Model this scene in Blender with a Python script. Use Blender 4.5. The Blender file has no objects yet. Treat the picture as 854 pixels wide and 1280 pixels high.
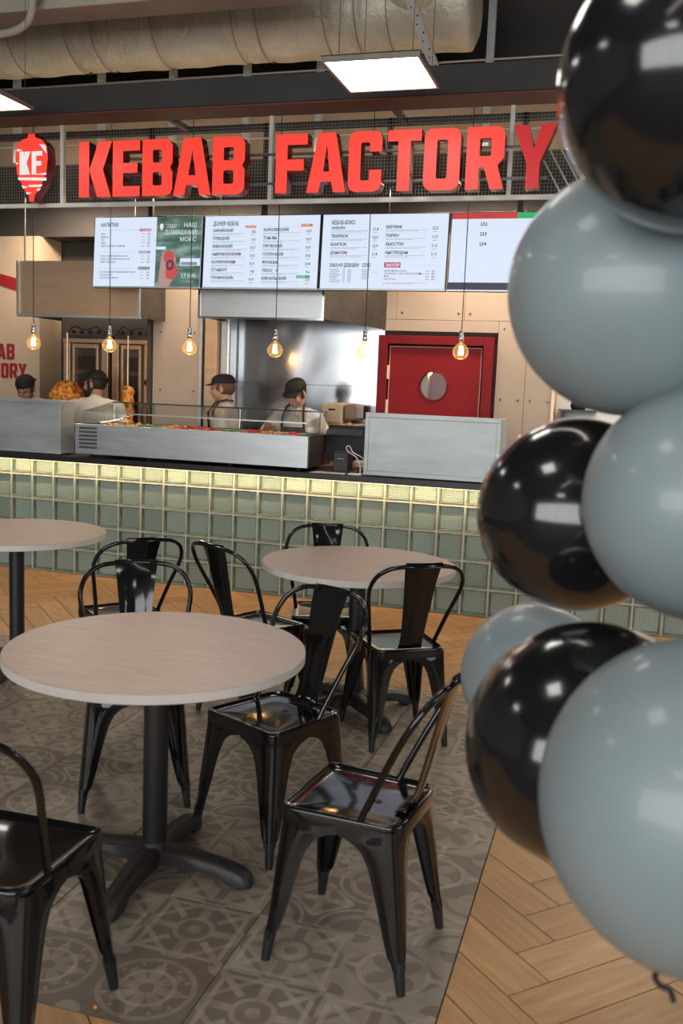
import bpy, bmesh, math, random
from mathutils import Vector, Matrix, Euler
random.seed(7)
C = bpy.context.scene.collection
sc = bpy.context.scene
PI = math.pi

# ---------------------------------------------------------------- camera, world, light, exposure
CAM_F, CAM_P, CAM_R, CAM_H, CAM_T = 1184.162, 0.130272, -0.040435, 1.60535, 0.286831
def cam_rows():
    t = Vector((math.cos(CAM_T), -math.sin(CAM_T), 0)); n = Vector((math.sin(CAM_T), math.cos(CAM_T), 0))
    def W(v): return Vector((v[0]*t[0]+v[1]*t[1], v[0]*n[0]+v[1]*n[1], v[2]))
    cp, sp, cr, sr = math.cos(CAM_P), math.sin(CAM_P), math.cos(CAM_R), math.sin(CAM_R)
    fwd = Vector((0, cp, -sp)); down = Vector((0, -sp, -cp)); right = Vector((1, 0, 0))
    r2 = cr*right + sr*down; d2 = -sr*right + cr*down
    return W(r2), W(d2), W(fwd)
_r, _d, _f = cam_rows()
cd = bpy.data.cameras.new('camera'); cam = bpy.data.objects.new('camera', cd); C.objects.link(cam)
cd.sensor_fit = 'VERTICAL'; cd.sensor_height = 36; cd.lens = CAM_F*36/1280
cam.matrix_world = Matrix(((_r[0], -_d[0], -_f[0], 0), (_r[1], -_d[1], -_f[1], 0), (_r[2], -_d[2], -_f[2], CAM_H), (0, 0, 0, 1)))
cd.dof.use_dof = True; cd.dof.focus_distance = 6.2; cd.dof.aperture_fstop = 4.8
cd.clip_start = 0.05
sc.camera = cam
sc.view_settings.view_transform = 'Standard'; sc.view_settings.look = 'None'
sc.view_settings.exposure = 0.5; sc.view_settings.gamma = 1.0; sc.view_settings.use_curve_mapping = False
sc.cycles.use_denoising = True
sc.cycles.max_bounces = 8; sc.cycles.transparent_max_bounces = 12
sc.cycles.sample_clamp_indirect = 6.0
w = bpy.data.worlds.new('sky'); sc.world = w; w.use_nodes = True
w.node_tree.nodes['Background'].inputs[0].default_value = (0.62, 0.78, 1.0, 1)
w.node_tree.nodes['Background'].inputs[1].default_value = 1.2

def area(name, loc, size, power, col, aim=(0, 0, -1), spread=PI):
    l = bpy.data.lights.new(name, 'AREA'); l.shape = 'RECTANGLE'; l.size, l.size_y = size
    l.energy = power; l.color = col; l.spread = spread
    o = bpy.data.objects.new(name, l); C.objects.link(o); o.location = loc
    o.rotation_euler = Vector(aim).to_track_quat('-Z', 'Y').to_euler()
    return o
# daylight entering through the shopfront windows behind and beside the photographer
area('daylight_rear', (-1.4, -5.8, 2.35), (10.2, 2.9), 350, (1.0, 0.965, 0.93), (0, 1, -0.05))
area('daylight_side', (6.3, 1.0, 2.6), (4.0, 2.2), 60, (0.78, 0.88, 1.0), (-1, 0, -0.1))
# warm strip under the worktop edge
area('under_counter_light', (-2.2, 6.675, 0.922), (6.6, 0.02), 26, (1.0, 0.67, 0.37), (0, 0.25, -1))
# warm kitchen ceiling lights
for kx, kp in ((-5.0, 34), (-3.6, 32), (-1.3, 25), (0.4, 34)):
    area('kitchen_light', (kx, 7.75, 3.2), (0.9, 0.25), kp, (1.0, 0.80, 0.61), (0, 0.12, -1))

area('void_fill_light', (-2.5, 7.95, 3.58), (7.0, 0.06), 7, (1.0, 0.78, 0.55), (0, 0.5, 1))  # unseen uplight, added to brighten the brown wall band above the kitchen

# ---------------------------------------------------------------- materials
class X:
    """tiny helper: arithmetic on shader sockets"""
    def __init__(s, nt, sock): s.nt, s.s = nt, sock
    def _m(s, op, *a):
        n = s.nt.nodes.new('ShaderNodeMath'); n.operation = op
        for i, v in enumerate((s,)+a):
            if isinstance(v, X): s.nt.links.new(v.s, n.inputs[i])
            else: n.inputs[i].default_value = v
        return X(s.nt, n.outputs[0])
    def __add__(s, o): return s._m('ADD', o)
    def __sub__(s, o): return s._m('SUBTRACT', o)
    def __mul__(s, o): return s._m('MULTIPLY', o)
    def __truediv__(s, o): return s._m('DIVIDE', o)
    def lt(s, o): return s._m('LESS_THAN', o)
    def gt(s, o): return s._m('GREATER_THAN', o)
    def abs(s): return s._m('ABSOLUTE')
    def floor(s): return s._m('FLOOR')
    def frac(s): return s._m('FRACT')
    def cos(s): return s._m('COSINE')
    def sin(s): return s._m('SINE')
    def max(s, o): return s._m('MAXIMUM', o)
    def min(s, o): return s._m('MINIMUM', o)
    def atan2(s, o): return s._m('ARCTAN2', o)
    def hyp(s, o): return ((s*s)+(o*o))._m('SQRT')

def new_mat(name):
    m = bpy.data.materials.new(name); m.use_nodes = True
    return m, m.node_tree, m.node_tree.nodes['Principled BSDF']
def tex(nt, kind, scale=5, coord='Object', **kw):
    tc = nt.nodes.new('ShaderNodeTexCoord'); mp = nt.nodes.new('ShaderNodeMapping')
    nt.links.new(tc.outputs[coord], mp.inputs[0])
    if 'stretch' in kw: mp.inputs['Scale'].default_value = kw.pop('stretch')
    if 'rot' in kw: mp.inputs['Rotation'].default_value = kw.pop('rot')
    n = nt.nodes.new('ShaderNodeTex'+kind); n.inputs['Scale'].default_value = scale
    for k, v in kw.items(): n.inputs[k].default_value = v
    nt.links.new(mp.outputs[0], n.inputs[0])
    return n
def ramp(nt, fac, stops):
    r = nt.nodes.new('ShaderNodeValToRGB'); nt.links.new(fac, r.inputs[0])
    e = r.color_ramp.elements
    while len(e) < len(stops): e.new(0.5)
    for q, (p, c) in zip(e, stops): q.position = p; q.color = (*c, 1)
    return r.outputs[0]
def mix(nt, fac, a, b, mode='MIX'):
    n = nt.nodes.new('ShaderNodeMix'); n.data_type = 'RGBA'; n.blend_type = mode
    for i, v in ((0, fac), (6, a), (7, b)):
        if isinstance(v, X): v = v.s
        if hasattr(v, 'links') or hasattr(v, 'is_linked'): nt.links.new(v, n.inputs[i])
        else: n.inputs[i].default_value = v if i == 0 else (*v, 1)
    return n.outputs[2]
def bump(nt, p, h, strength=0.3, dist=0.01):
    b = nt.nodes.new('ShaderNodeBump'); b.inputs['Strength'].default_value = strength; b.inputs['Distance'].default_value = dist
    nt.links.new(h, b.inputs['Height']); nt.links.new(b.outputs[0], p.inputs['Normal']); return b
def mat(name, col, rough=0.5, metal=0.0, var=0.12, vscale=6, bmp=0.0, bscale=60, coat=0.0, emit=None, estr=0, stretch=(1, 1, 1), rvar=0.0, spec=0.5, bdist=0.004):
    m, nt, p = new_mat(name)
    n = tex(nt, 'Noise', vscale, stretch=stretch, Detail=5, Roughness=0.6)
    lo = tuple(c*(1-var) for c in col); hi = tuple(min(1, c*(1+var)) for c in col)
    nt.links.new(ramp(nt, n.outputs[0], [(0.3, lo), (0.7, hi)]), p.inputs['Base Color'])
    p.inputs['Roughness'].default_value = rough; p.inputs['Metallic'].default_value = metal
    p.inputs['Coat Weight'].default_value = coat; p.inputs['Coat Roughness'].default_value = 0.06
    p.inputs['Specular IOR Level'].default_value = spec
    if rvar:
        r = X(nt, n.outputs[0])*(2*rvar)+(rough-rvar); nt.links.new(r.s, p.inputs['Roughness'])
    if bmp:
        b = tex(nt, 'Noise', bscale, stretch=stretch, Detail=4); bump(nt, p, b.outputs[0], bmp, bdist)
    if emit: p.inputs['Emission Color'].default_value = (*emit, 1); p.inputs['Emission Strength'].default_value = estr
    return m
def flat(name, col, estr=0):      # printed ink / lit screen
    m, nt, p = new_mat(name)
    p.inputs['Base Color'].default_value = (*col, 1); p.inputs['Roughness'].default_value = 0.5
    if estr: p.inputs['Emission Color'].default_value = (*col, 1); p.inputs['Emission Strength'].default_value = estr; p.inputs['Base Color'].default_value = (0.02, 0.02, 0.02, 1)
    return m

M = {}
M['blackmetal'] = mat('black_gloss_enamel', (0.006, 0.006, 0.0065), 0.11, 0, 0.2, 8, coat=0.5, rvar=0.03, bmp=0.03, bscale=25, spec=0.25)
M['blackmatte'] = mat('black_powder_coat', (0.014, 0.014, 0.015), 0.42, 0, 0.2, 30, bmp=0.15, bscale=300, bdist=0.001)
M['castiron'] = mat('black_cast_metal', (0.022, 0.018, 0.017), 0.45, 0, 0.3, 20, bmp=0.4, bscale=120, bdist=0.002)
M['rubber'] = mat('black_rubber', (0.012, 0.012, 0.012), 0.7)
M['steel'] = mat('brushed_steel', (0.60, 0.63, 0.64), 0.38, 0.9, 0.08, 3, bmp=0.05, bscale=90, stretch=(1, 1, 8), rvar=0.08)
M['steelmatte'] = mat('dull_scratched_steel', (0.45, 0.49, 0.48), 0.45, 0.45, 0.20, 2.6, bmp=0.08, bscale=40, stretch=(1, 1, 4), rvar=0.1)
M['steelwarm'] = mat('warm_steel', (0.62, 0.43, 0.28), 0.38, 0.6, 0.1, 3, bmp=0.05, bscale=60, stretch=(1, 1, 6))
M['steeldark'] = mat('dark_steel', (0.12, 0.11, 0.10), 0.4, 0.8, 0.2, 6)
M['chrome'] = mat('chrome', (0.8, 0.8, 0.8), 0.12, 1.0, 0.03)
M['red'] = mat('red_door_paint', (0.27, 0.006, 0.010), 0.5, 0, 0.1, 2, bmp=0.06, bscale=50, spec=0.2)
M['redframe'] = mat('red_frame_paint', (0.21, 0.006, 0.010), 0.5, 0, 0.1, 2, spec=0.2)
M['redink'] = mat('red_wall_paint', (0.30, 0.012, 0.015), 0.6, 0, 0.08, 5)
M['panel'] = mat('beige_cement_board', (0.46, 0.37, 0.29), 0.65, 0, 0.07, 2.5, bmp=0.08, bscale=30)
M['cream'] = mat('cream_wall_paint', (0.52, 0.40, 0.28), 0.7, 0, 0.08, 2.0, bmp=0.06, bscale=40)
M['darkwall'] = mat('dark_brown_wall', (0.035, 0.030, 0.027), 0.7, 0, 0.2, 2)
M['brownwall'] = mat('brown_plaster', (0.40, 0.30, 0.21), 0.7, 0, 0.15, 2)
M['darkceil'] = mat('dark_ceiling_paint', (0.022, 0.019, 0.016), 0.8, 0, 0.2, 1.5)
M['soffit'] = mat('charcoal_soffit_board', (0.050, 0.047, 0.044), 0.65, 0, 0.15, 3)
M['soffitunder'] = mat('warm_lit_soffit_underside', (0.13, 0.055, 0.035), 0.6, 0, 0.1, 3)  # reddish brown stands in for warm light on the beam's underside
M['truss'] = mat('grey_painted_tube', (0.72, 0.70, 0.62), 0.5, 0, 0.08, 6)
M['wire'] = mat('galvanised_wire', (0.33, 0.30, 0.24), 0.5, 0.4, 0.1, 6)
M['white'] = mat('white_wall_paint', (0.78, 0.79, 0.77), 0.6, 0, 0.05, 2)
M['grout'] = mat('cream_mortar', (0.52, 0.51, 0.41), 0.7, 0, 0.12, 20, bmp=0.2, bscale=200, bdist=0.001)
M['counterblack'] = mat('black_worktop', (0.018, 0.018, 0.019), 0.35, 0, 0.2, 30)
M['floorbase'] = mat('dark_floor_grout', (0.06, 0.042, 0.03), 0.8, 0, 0.2, 20)
M['concrete'] = mat('grey_concrete_wall', (0.26, 0.25, 0.24), 0.7, 0, 0.15, 1.5)
M['painted_beam'] = mat('cream_painted_beam', (0.50, 0.44, 0.36), 0.6, 0, 0.1, 3, bmp=0.08, bscale=40)
M['screenbody'] = mat('black_screen_bezel', (0.008, 0.009, 0.011), 0.3)
M['cable'] = mat('black_cable', (0.012, 0.011, 0.011), 0.5)
M['whitecable'] = mat('white_cable', (0.7, 0.7, 0.68), 0.4)
M['plastic'] = mat('black_plastic', (0.016, 0.016, 0.018), 0.35, 0, 0.2, 20)
M['skin'] = mat('skin', (0.42, 0.23, 0.15), 0.5, 0, 0.1, 8)
M['skinpale'] = mat('pale_skin', (0.50, 0.29, 0.20), 0.5, 0, 0.1, 8)
M['shirt'] = mat('white_cotton', (0.66, 0.62, 0.57), 0.85, 0, 0.06, 10, bmp=0.3, bscale=14, bdist=0.02)
M['apron'] = mat('grey_apron_cloth', (0.115, 0.108, 0.102), 0.85, 0, 0.15, 20)
M['strap'] = mat('brown_apron_strap', (0.05, 0.03, 0.03), 0.8)
M['trousers'] = mat('black_trousers', (0.02, 0.02, 0.022), 0.85)
M['cap'] = mat('black_cap_cloth', (0.010, 0.009, 0.009), 0.75, 0, 0.2, 60)
M['hair'] = mat('dark_brown_hair', (0.020, 0.012, 0.008), 0.6, 0, 0.3, 80)
M['hairred'] = mat('light_brown_hair', (0.13, 0.06, 0.03), 0.6, 0, 0.3, 80)
M['eye'] = mat('eye_dark', (0.02, 0.015, 0.012), 0.2)
M['lips'] = mat('lips', (0.32, 0.12, 0.09), 0.5)
M['paper'] = mat('pale_pink_paper', (0.62, 0.50, 0.50), 0.6)
M['beigeplastic'] = mat('beige_machine_casing', (0.50, 0.40, 0.27), 0.5)
M['yellow'] = mat('yellow_label', (0.80, 0.52, 0.05), 0.5)
M['tomato'] = mat('red_tomato', (0.55, 0.02, 0.015), 0.35, 0, 0.2, 20)
M['salad'] = mat('green_salad', (0.10, 0.22, 0.03), 0.5, 0, 0.3, 40)
M['darkpan'] = mat('dark_food_pan', (0.05, 0.045, 0.04), 0.4, 0.5)
M['gridwhite'] = mat('white_louvre', (0.6, 0.6, 0.58), 0.5)
M['navy'] = mat('grey_blue_channel_steel', (0.50, 0.55, 0.56), 0.5, 0.1)

# meat: lumpy orange brown
m, nt, p = new_mat('grilled_meat')
v = tex(nt, 'Voronoi', 26); n = tex(nt, 'Noise', 14, Detail=6)
f_ = X(nt, v.outputs[0])*0.6+X(nt, n.outputs[0])*0.6
nt.links.new(ramp(nt, f_.s, [(0.30, (0.10, 0.018, 0.004)), (0.45, (0.42, 0.10, 0.012)), (0.60, (0.72, 0.26, 0.03)), (0.8, (0.85, 0.45, 0.09))]), p.inputs['Base Color'])
bump(nt, p, f_.s, 0.8, 0.02); p.inputs['Roughness'].default_value = 0.4; M['meat'] = m
# duct insulation foil/canvas
m, nt, p = new_mat('cream_duct_wrap')
n = tex(nt, 'Noise', 2.2, Detail=6, stretch=(1, 1, 1)); n2 = tex(nt, 'Noise', 9, Detail=8, Distortion=1.5)
nt.links.new(ramp(nt, n.outputs[0], [(0.3, (0.58, 0.52, 0.40)), (0.65, (0.76, 0.70, 0.55))]), p.inputs['Base Color'])
p.inputs['Roughness'].default_value = 0.42; p.inputs['Metallic'].default_value = 0.15
bump(nt, p, n2.outputs[0], 0.7, 0.03); M['duct'] = m
# wavy stainless cladding
m, nt, p = new_mat('wavy_stainless_sheet')
p.inputs['Base Color'].default_value = (0.50, 0.52, 0.545, 1); p.inputs['Metallic'].default_value = 1.0; p.inputs['Roughness'].default_value = 0.17
n = tex(nt, 'Noise', 1.3, Detail=1.0, Distortion=0.6, stretch=(1.3, 1, 0.8)); bump(nt, p, n.outputs[0], 0.35, 0.05); M['wavysteel'] = m
# wood-look table top
m, nt, p = new_mat('pale_ash_laminate')
n = tex(nt, 'Noise', 7, Detail=8, stretch=(1.2, 9, 1), Roughness=0.65)
nt.links.new(ramp(nt, n.outputs[0], [(0.28, (0.42, 0.33, 0.275)), (0.55, (0.50, 0.40, 0.34)), (0.75, (0.56, 0.46, 0.40))]), p.inputs['Base Color'])
p.inputs['Roughness'].default_value = 0.40; p.inputs['Coat Weight'].default_value = 0.0; M['laminate'] = m
M['edge'] = mat('pale_laminate_edge', (0.60, 0.56, 0.51), 0.45, 0, 0.05, 12)
# herringbone plank wood, each plank its own tint
m, nt, p = new_mat('oak_look_plank')
oi = nt.nodes.new('ShaderNodeObjectInfo')
tc = nt.nodes.new('ShaderNodeTexCoord'); ad = nt.nodes.new('ShaderNodeVectorMath'); ad.operation = 'ADD'
cb = nt.nodes.new('ShaderNodeCombineXYZ'); r9 = X(nt, oi.outputs['Random'])*37.0
nt.links.new(r9.s, cb.inputs[0]); nt.links.new(r9.s, cb.inputs[1]); nt.links.new(tc.outputs['UV'], ad.inputs[0]); nt.links.new(cb.outputs[0], ad.inputs[1])
mp = nt.nodes.new('ShaderNodeMapping'); mp.inputs['Scale'].default_value = (2.2, 22, 1); nt.links.new(ad.outputs[0], mp.inputs[0])
n = nt.nodes.new('ShaderNodeTexNoise'); n.inputs['Scale'].default_value = 1.6; n.inputs['Detail'].default_value = 7; n.inputs['Distortion'].default_value = 0.5; nt.links.new(mp.outputs[0], n.inputs[0])
c1 = ramp(nt, n.outputs[0], [(0.25, (0.39, 0.195, 0.070)), (0.5, (0.50, 0.275, 0.108)), (0.75, (0.59, 0.355, 0.155))])
tint = ramp(nt, oi.outputs['Random'], [(0, (0.82, 0.80, 0.78)), (1, (1.1, 1.08, 1.05))])
nt.links.new(mix(nt, 1.0, c1, tint, 'MULTIPLY'), p.inputs['Base Color'])
p.inputs['Roughness'].default_value = 0.38; bump(nt, p, n.outputs[0], 0.12, 0.003); M['oak'] = m
# patterned patchwork tile
m, nt, p = new_mat('patchwork_cement_tile')
tc = nt.nodes.new('ShaderNodeTexCoord'); sx = nt.nodes.new('ShaderNodeSeparateXYZ'); nt.links.new(tc.outputs['UV'], sx.inputs[0])
oi = nt.nodes.new('ShaderNodeObjectInfo'); rnd = X(nt, oi.outputs['Random'])
U = X(nt, sx.outputs[0])*2.0; V = X(nt, sx.outputs[1])*2.0
cu, cv = U.floor(), V.floor(); u = U.frac()-0.5; v = V.frac()-0.5
h = ((cu*12.9898+cv*78.233+rnd*43.7).sin()*437.58).frac()
rr = u.hyp(v); th = v.atan2(u)
def ring(a, b): return rr.gt(a)*rr.lt(b)
pet8 = rr.lt((th*4).cos().abs()*0.26+0.10)*rr.gt(0.07)
A_ = (ring(0.40, 0.45)).max(pet8*rr.lt(0.34))
q1 = (u.abs()-0.5).hyp(v.abs()-0.5)
B_ = ((q1.gt(0.26)*q1.lt(0.33)).max(rr.lt(0.10))).max((th*2).cos().abs().gt(0.86)*rr.lt(0.33)*rr.gt(0.14))
dm = u.abs()+v.abs()
Cc = (dm.lt(0.5)*dm.gt(0.40)).max(rr.lt((th*2).sin().abs()*0.24+0.05)).max(q1.lt(0.16))
cx_ = u.abs().min(v.abs())
D_ = (cx_.lt(0.05)*rr.gt(0.16)).max(ring(0.16, 0.21)).max(rr.lt(0.07)).max((dm.gt(0.52))*(dm.lt(0.60)))
k1, k2, k3 = h.lt(0.25), h.gt(0.25)*h.lt(0.5), h.gt(0.5)*h.lt(0.75)
k4 = h.gt(0.75)
pat = (A_*k1).max(B_*k2).max(Cc*k3).max(D_*k4)
nz = tex(nt, 'Noise', 9, Detail=6, coord='UV'); big = tex(nt, 'Noise', 1.7, Detail=3, coord='UV')
pf = pat*0.8*(X(nt, nz.outputs[0])*0.7+0.45)
tone = mix(nt, h, (0.27, 0.225, 0.17), (0.31, 0.26, 0.20)); dark = mix(nt, rnd, (0.12, 0.092, 0.070), (0.145, 0.115, 0.09))
A2_ = (rr.gt(0.23)*rr.lt(0.27)).max(q1.lt(0.12)).max(((th*6).sin().abs().lt(0.25))*rr.gt(0.34)*rr.lt(0.39))
B2_ = (dm.gt(0.30)*dm.lt(0.36)).max(q1.gt(0.40)*q1.lt(0.44)).max(rr.lt((th*2).cos().abs()*0.18))
C2_ = (rr.gt(0.30)*rr.lt(0.35)).max(u.abs().lt(0.035)*v.abs().gt(0.30)).max(v.abs().lt(0.035)*u.abs().gt(0.30))
D2_ = ((u.abs().max(v.abs())).gt(0.40)*(u.abs().max(v.abs())).lt(0.45)).max((u.abs()-v.abs()).abs().lt(0.05)*rr.gt(0.25))
pat2 = ((A2_*k1).max(B2_*k2).max(C2_*k3).max(D2_*k4))*0.75*(X(nt, nz.outputs[0])*0.6+0.5)
inv = ((h*7.0).frac()).gt(0.5); pf2 = (pf-inv*0.75).abs()
base0 = mix(nt, pf2, tone, dark); base = mix(nt, pat2, base0, (0.40, 0.345, 0.265))
wear = ramp(nt, nz.outputs[0], [(0.3, (0.85, 0.85, 0.85)), (0.7, (1.12, 1.12, 1.12))])
nt.links.new(mix(nt, 1.0, base, wear, 'MULTIPLY'), p.inputs['Base Color'])
p.inputs['Roughness'].default_value = 0.42; bump(nt, p, nz.outputs[0], 0.08, 0.002); M['tile'] = m
# glass block: pressed grid back panel, clear front
m, nt, p = new_mat('pressed_green_glass')
tc = nt.nodes.new('ShaderNodeTexCoord'); sx = nt.nodes.new('ShaderNodeSeparateXYZ'); nt.links.new(tc.outputs['Object'], sx.inputs[0])
gu = (X(nt, sx.outputs[0])*(2*PI/0.0155)).sin(); gv = (X(nt, sx.outputs[2])*(2*PI/0.0155)).sin()
g = gu.max(gv)
oi = nt.nodes.new('ShaderNodeObjectInfo')
cell = mix(nt, g*0.5+0.5, (0.24, 0.285, 0.26), (0.47, 0.525, 0.49))
tint = ramp(nt, oi.outputs['Random'], [(0, (0.86, 0.88, 0.86)), (1, (1.12, 1.12, 1.10))])
nt.links.new(mix(nt, 1.0, cell, tint, 'MULTIPLY'), p.inputs['Base Color'])
bump(nt, p, g.s, 0.5, 0.003); p.inputs['Roughness'].default_value = 0.22; M['blockback'] = m
M['blockside'] = mat('green_glass_side', (0.19, 0.235, 0.195), 0.2, 0, 0.25, 14)
def thin_glass(name, col, refl=0.08, rough=0.03):
    m, nt, p = new_mat(name); out = nt.nodes['Material Output']; nt.nodes.remove(p)
    t = nt.nodes.new('ShaderNodeBsdfTransparent'); t.inputs[0].default_value = (*col, 1)
    g = nt.nodes.new('ShaderNodeBsdfGlossy'); g.inputs['Roughness'].default_value = rough
    fr = nt.nodes.new('ShaderNodeLayerWeight'); fr.inputs[0].default_value = 0.15
    f = X(nt, fr.outputs['Fresnel'])*0.35+refl*0.5
    mx = nt.nodes.new('ShaderNodeMixShader'); nt.links.new(f.s, mx.inputs[0]); nt.links.new(t.outputs[0], mx.inputs[1]); nt.links.new(g.outputs[0], mx.inputs[2])
    nt.links.new(mx.outputs[0], out.inputs[0]); return m
M['pane'] = thin_glass('clear_glass_pane', (0.95, 0.98, 0.97), 0.02)
M['blockface'] = thin_glass('glass_block_face', (0.90, 0.95, 0.91), 0.06, 0.12)
M['bulbglass'] = thin_glass('amber_bulb_glass', (1.0, 0.88, 0.66), 0.10)
nt = M['bulbglass'].node_tree; _mx = [n for n in nt.nodes if n.type == 'MIX_SHADER'][0]; _em = nt.nodes.new('ShaderNodeEmission'); _em.inputs[0].default_value = (1.0, 0.55, 0.2, 1); _em.inputs[1].default_value = 0.16
_ad = nt.nodes.new('ShaderNodeAddShader'); nt.links.new(_mx.outputs[0], _ad.inputs[0]); nt.links.new(_em.outputs[0], _ad.inputs[1]); nt.links.new(_ad.outputs[0], nt.nodes['Material Output'].inputs[0])
M['glassedge'] = mat('green_glass_edge', (0.04, 0.09, 0.08), 0.1)
M['filament'] = flat('glowing_filament', (1.0, 0.55, 0.18), 45)
M['led'] = flat('led_diffuser', (1.0, 0.96, 0.90), 7.0)
M['ledstrip'] = flat('warm_led_strip', (1.0, 0.72, 0.42), 5.0)
def balloon_mat(name, col, rough, coat, sss=0.0):
    m, nt, p = new_mat(name); lw = nt.nodes.new('ShaderNodeLayerWeight'); lw.inputs[0].default_value = 0.3
    p.inputs['Base Color'].default_value = (*col, 1)
    n = tex(nt, 'Noise', 3, Detail=2)
    nt.links.new(ramp(nt, n.outputs[0], [(0.3, tuple(c*0.93 for c in col)), (0.7, tuple(c*1.05 for c in col))]), p.inputs['Base Color'])
    p.inputs['Roughness'].default_value = rough; p.inputs['Coat Weight'].default_value = coat; p.inputs['Coat Roughness'].default_value = 0.04
    return m
M['balloonblack'] = balloon_mat('black_latex', (0.009, 0.009, 0.010), 0.16, 0.5)
M['balloongrey'] = balloon_mat('grey_latex', (0.215, 0.262, 0.275), 0.44, 0.22)
M['signred'] = mat('lit_red_acrylic', (0.60, 0.02, 0.02), 0.4, 0, 0.04, 3, emit=(1.0, 0.065, 0.035), estr=0.50)
M['signdim'] = mat('faint_glow_red_acrylic', (0.50, 0.012, 0.014), 0.4, 0, 0.04, 3, emit=(1.0, 0.02, 0.02), estr=0.20)  # weak emission brightens the unlit letter Y
M['signside'] = mat('dark_red_return', (0.20, 0.008, 0.010), 0.25, 0.2, 0.1, 3)
M['signwhite'] = flat('lit_white_print', (0.95, 0.90, 0.88), 0.62)
M['scr'] = flat('lit_screen_white', (0.74, 0.84, 1.0), 0.66)
M['scrgreen'] = None
m, nt, p = new_mat('lit_screen_picture'); n = tex(nt, 'Noise', 5, Detail=2, stretch=(1, 1, 3.5))
cc = ramp(nt, n.outputs[0], [(0.3, (0.035, 0.09, 0.07)), (0.5, (0.10, 0.20, 0.16)), (0.68, (0.28, 0.42, 0.40))])
nt.links.new(cc, p.inputs['Emission Color']); p.inputs['Emission Strength'].default_value = 0.6; p.inputs['Base Color'].default_value = (0.02, 0.02, 0.02, 1); M['scrgreen'] = m
M['inkdark'] = flat('dark_screen_ink', (0.045, 0.055, 0.10), 0.37)
M['inkgrey'] = flat('grey_screen_ink', (0.33, 0.38, 0.48), 0.50)
M['inkwhite'] = flat('white_screen_ink', (0.9, 0.95, 1.0), 0.59)
M['inkpink'] = flat('pink_screen_ink', (0.70, 0.04, 0.22), 0.50)
M['inkorange'] = flat('orange_screen_ink', (0.85, 0.25, 0.10), 0.50)
M['inkgreen'] = flat('green_screen_ink', (0.04, 0.55, 0.20), 0.50)
M['inkred'] = flat('red_screen_ink', (0.78, 0.05, 0.05), 0.50)
M['inkskin'] = flat('skin_screen_ink', (0.62, 0.36, 0.33), 0.50)
M['inkcup'] = flat('cup_screen_ink', (0.72, 0.09, 0.09), 0.50)

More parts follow.
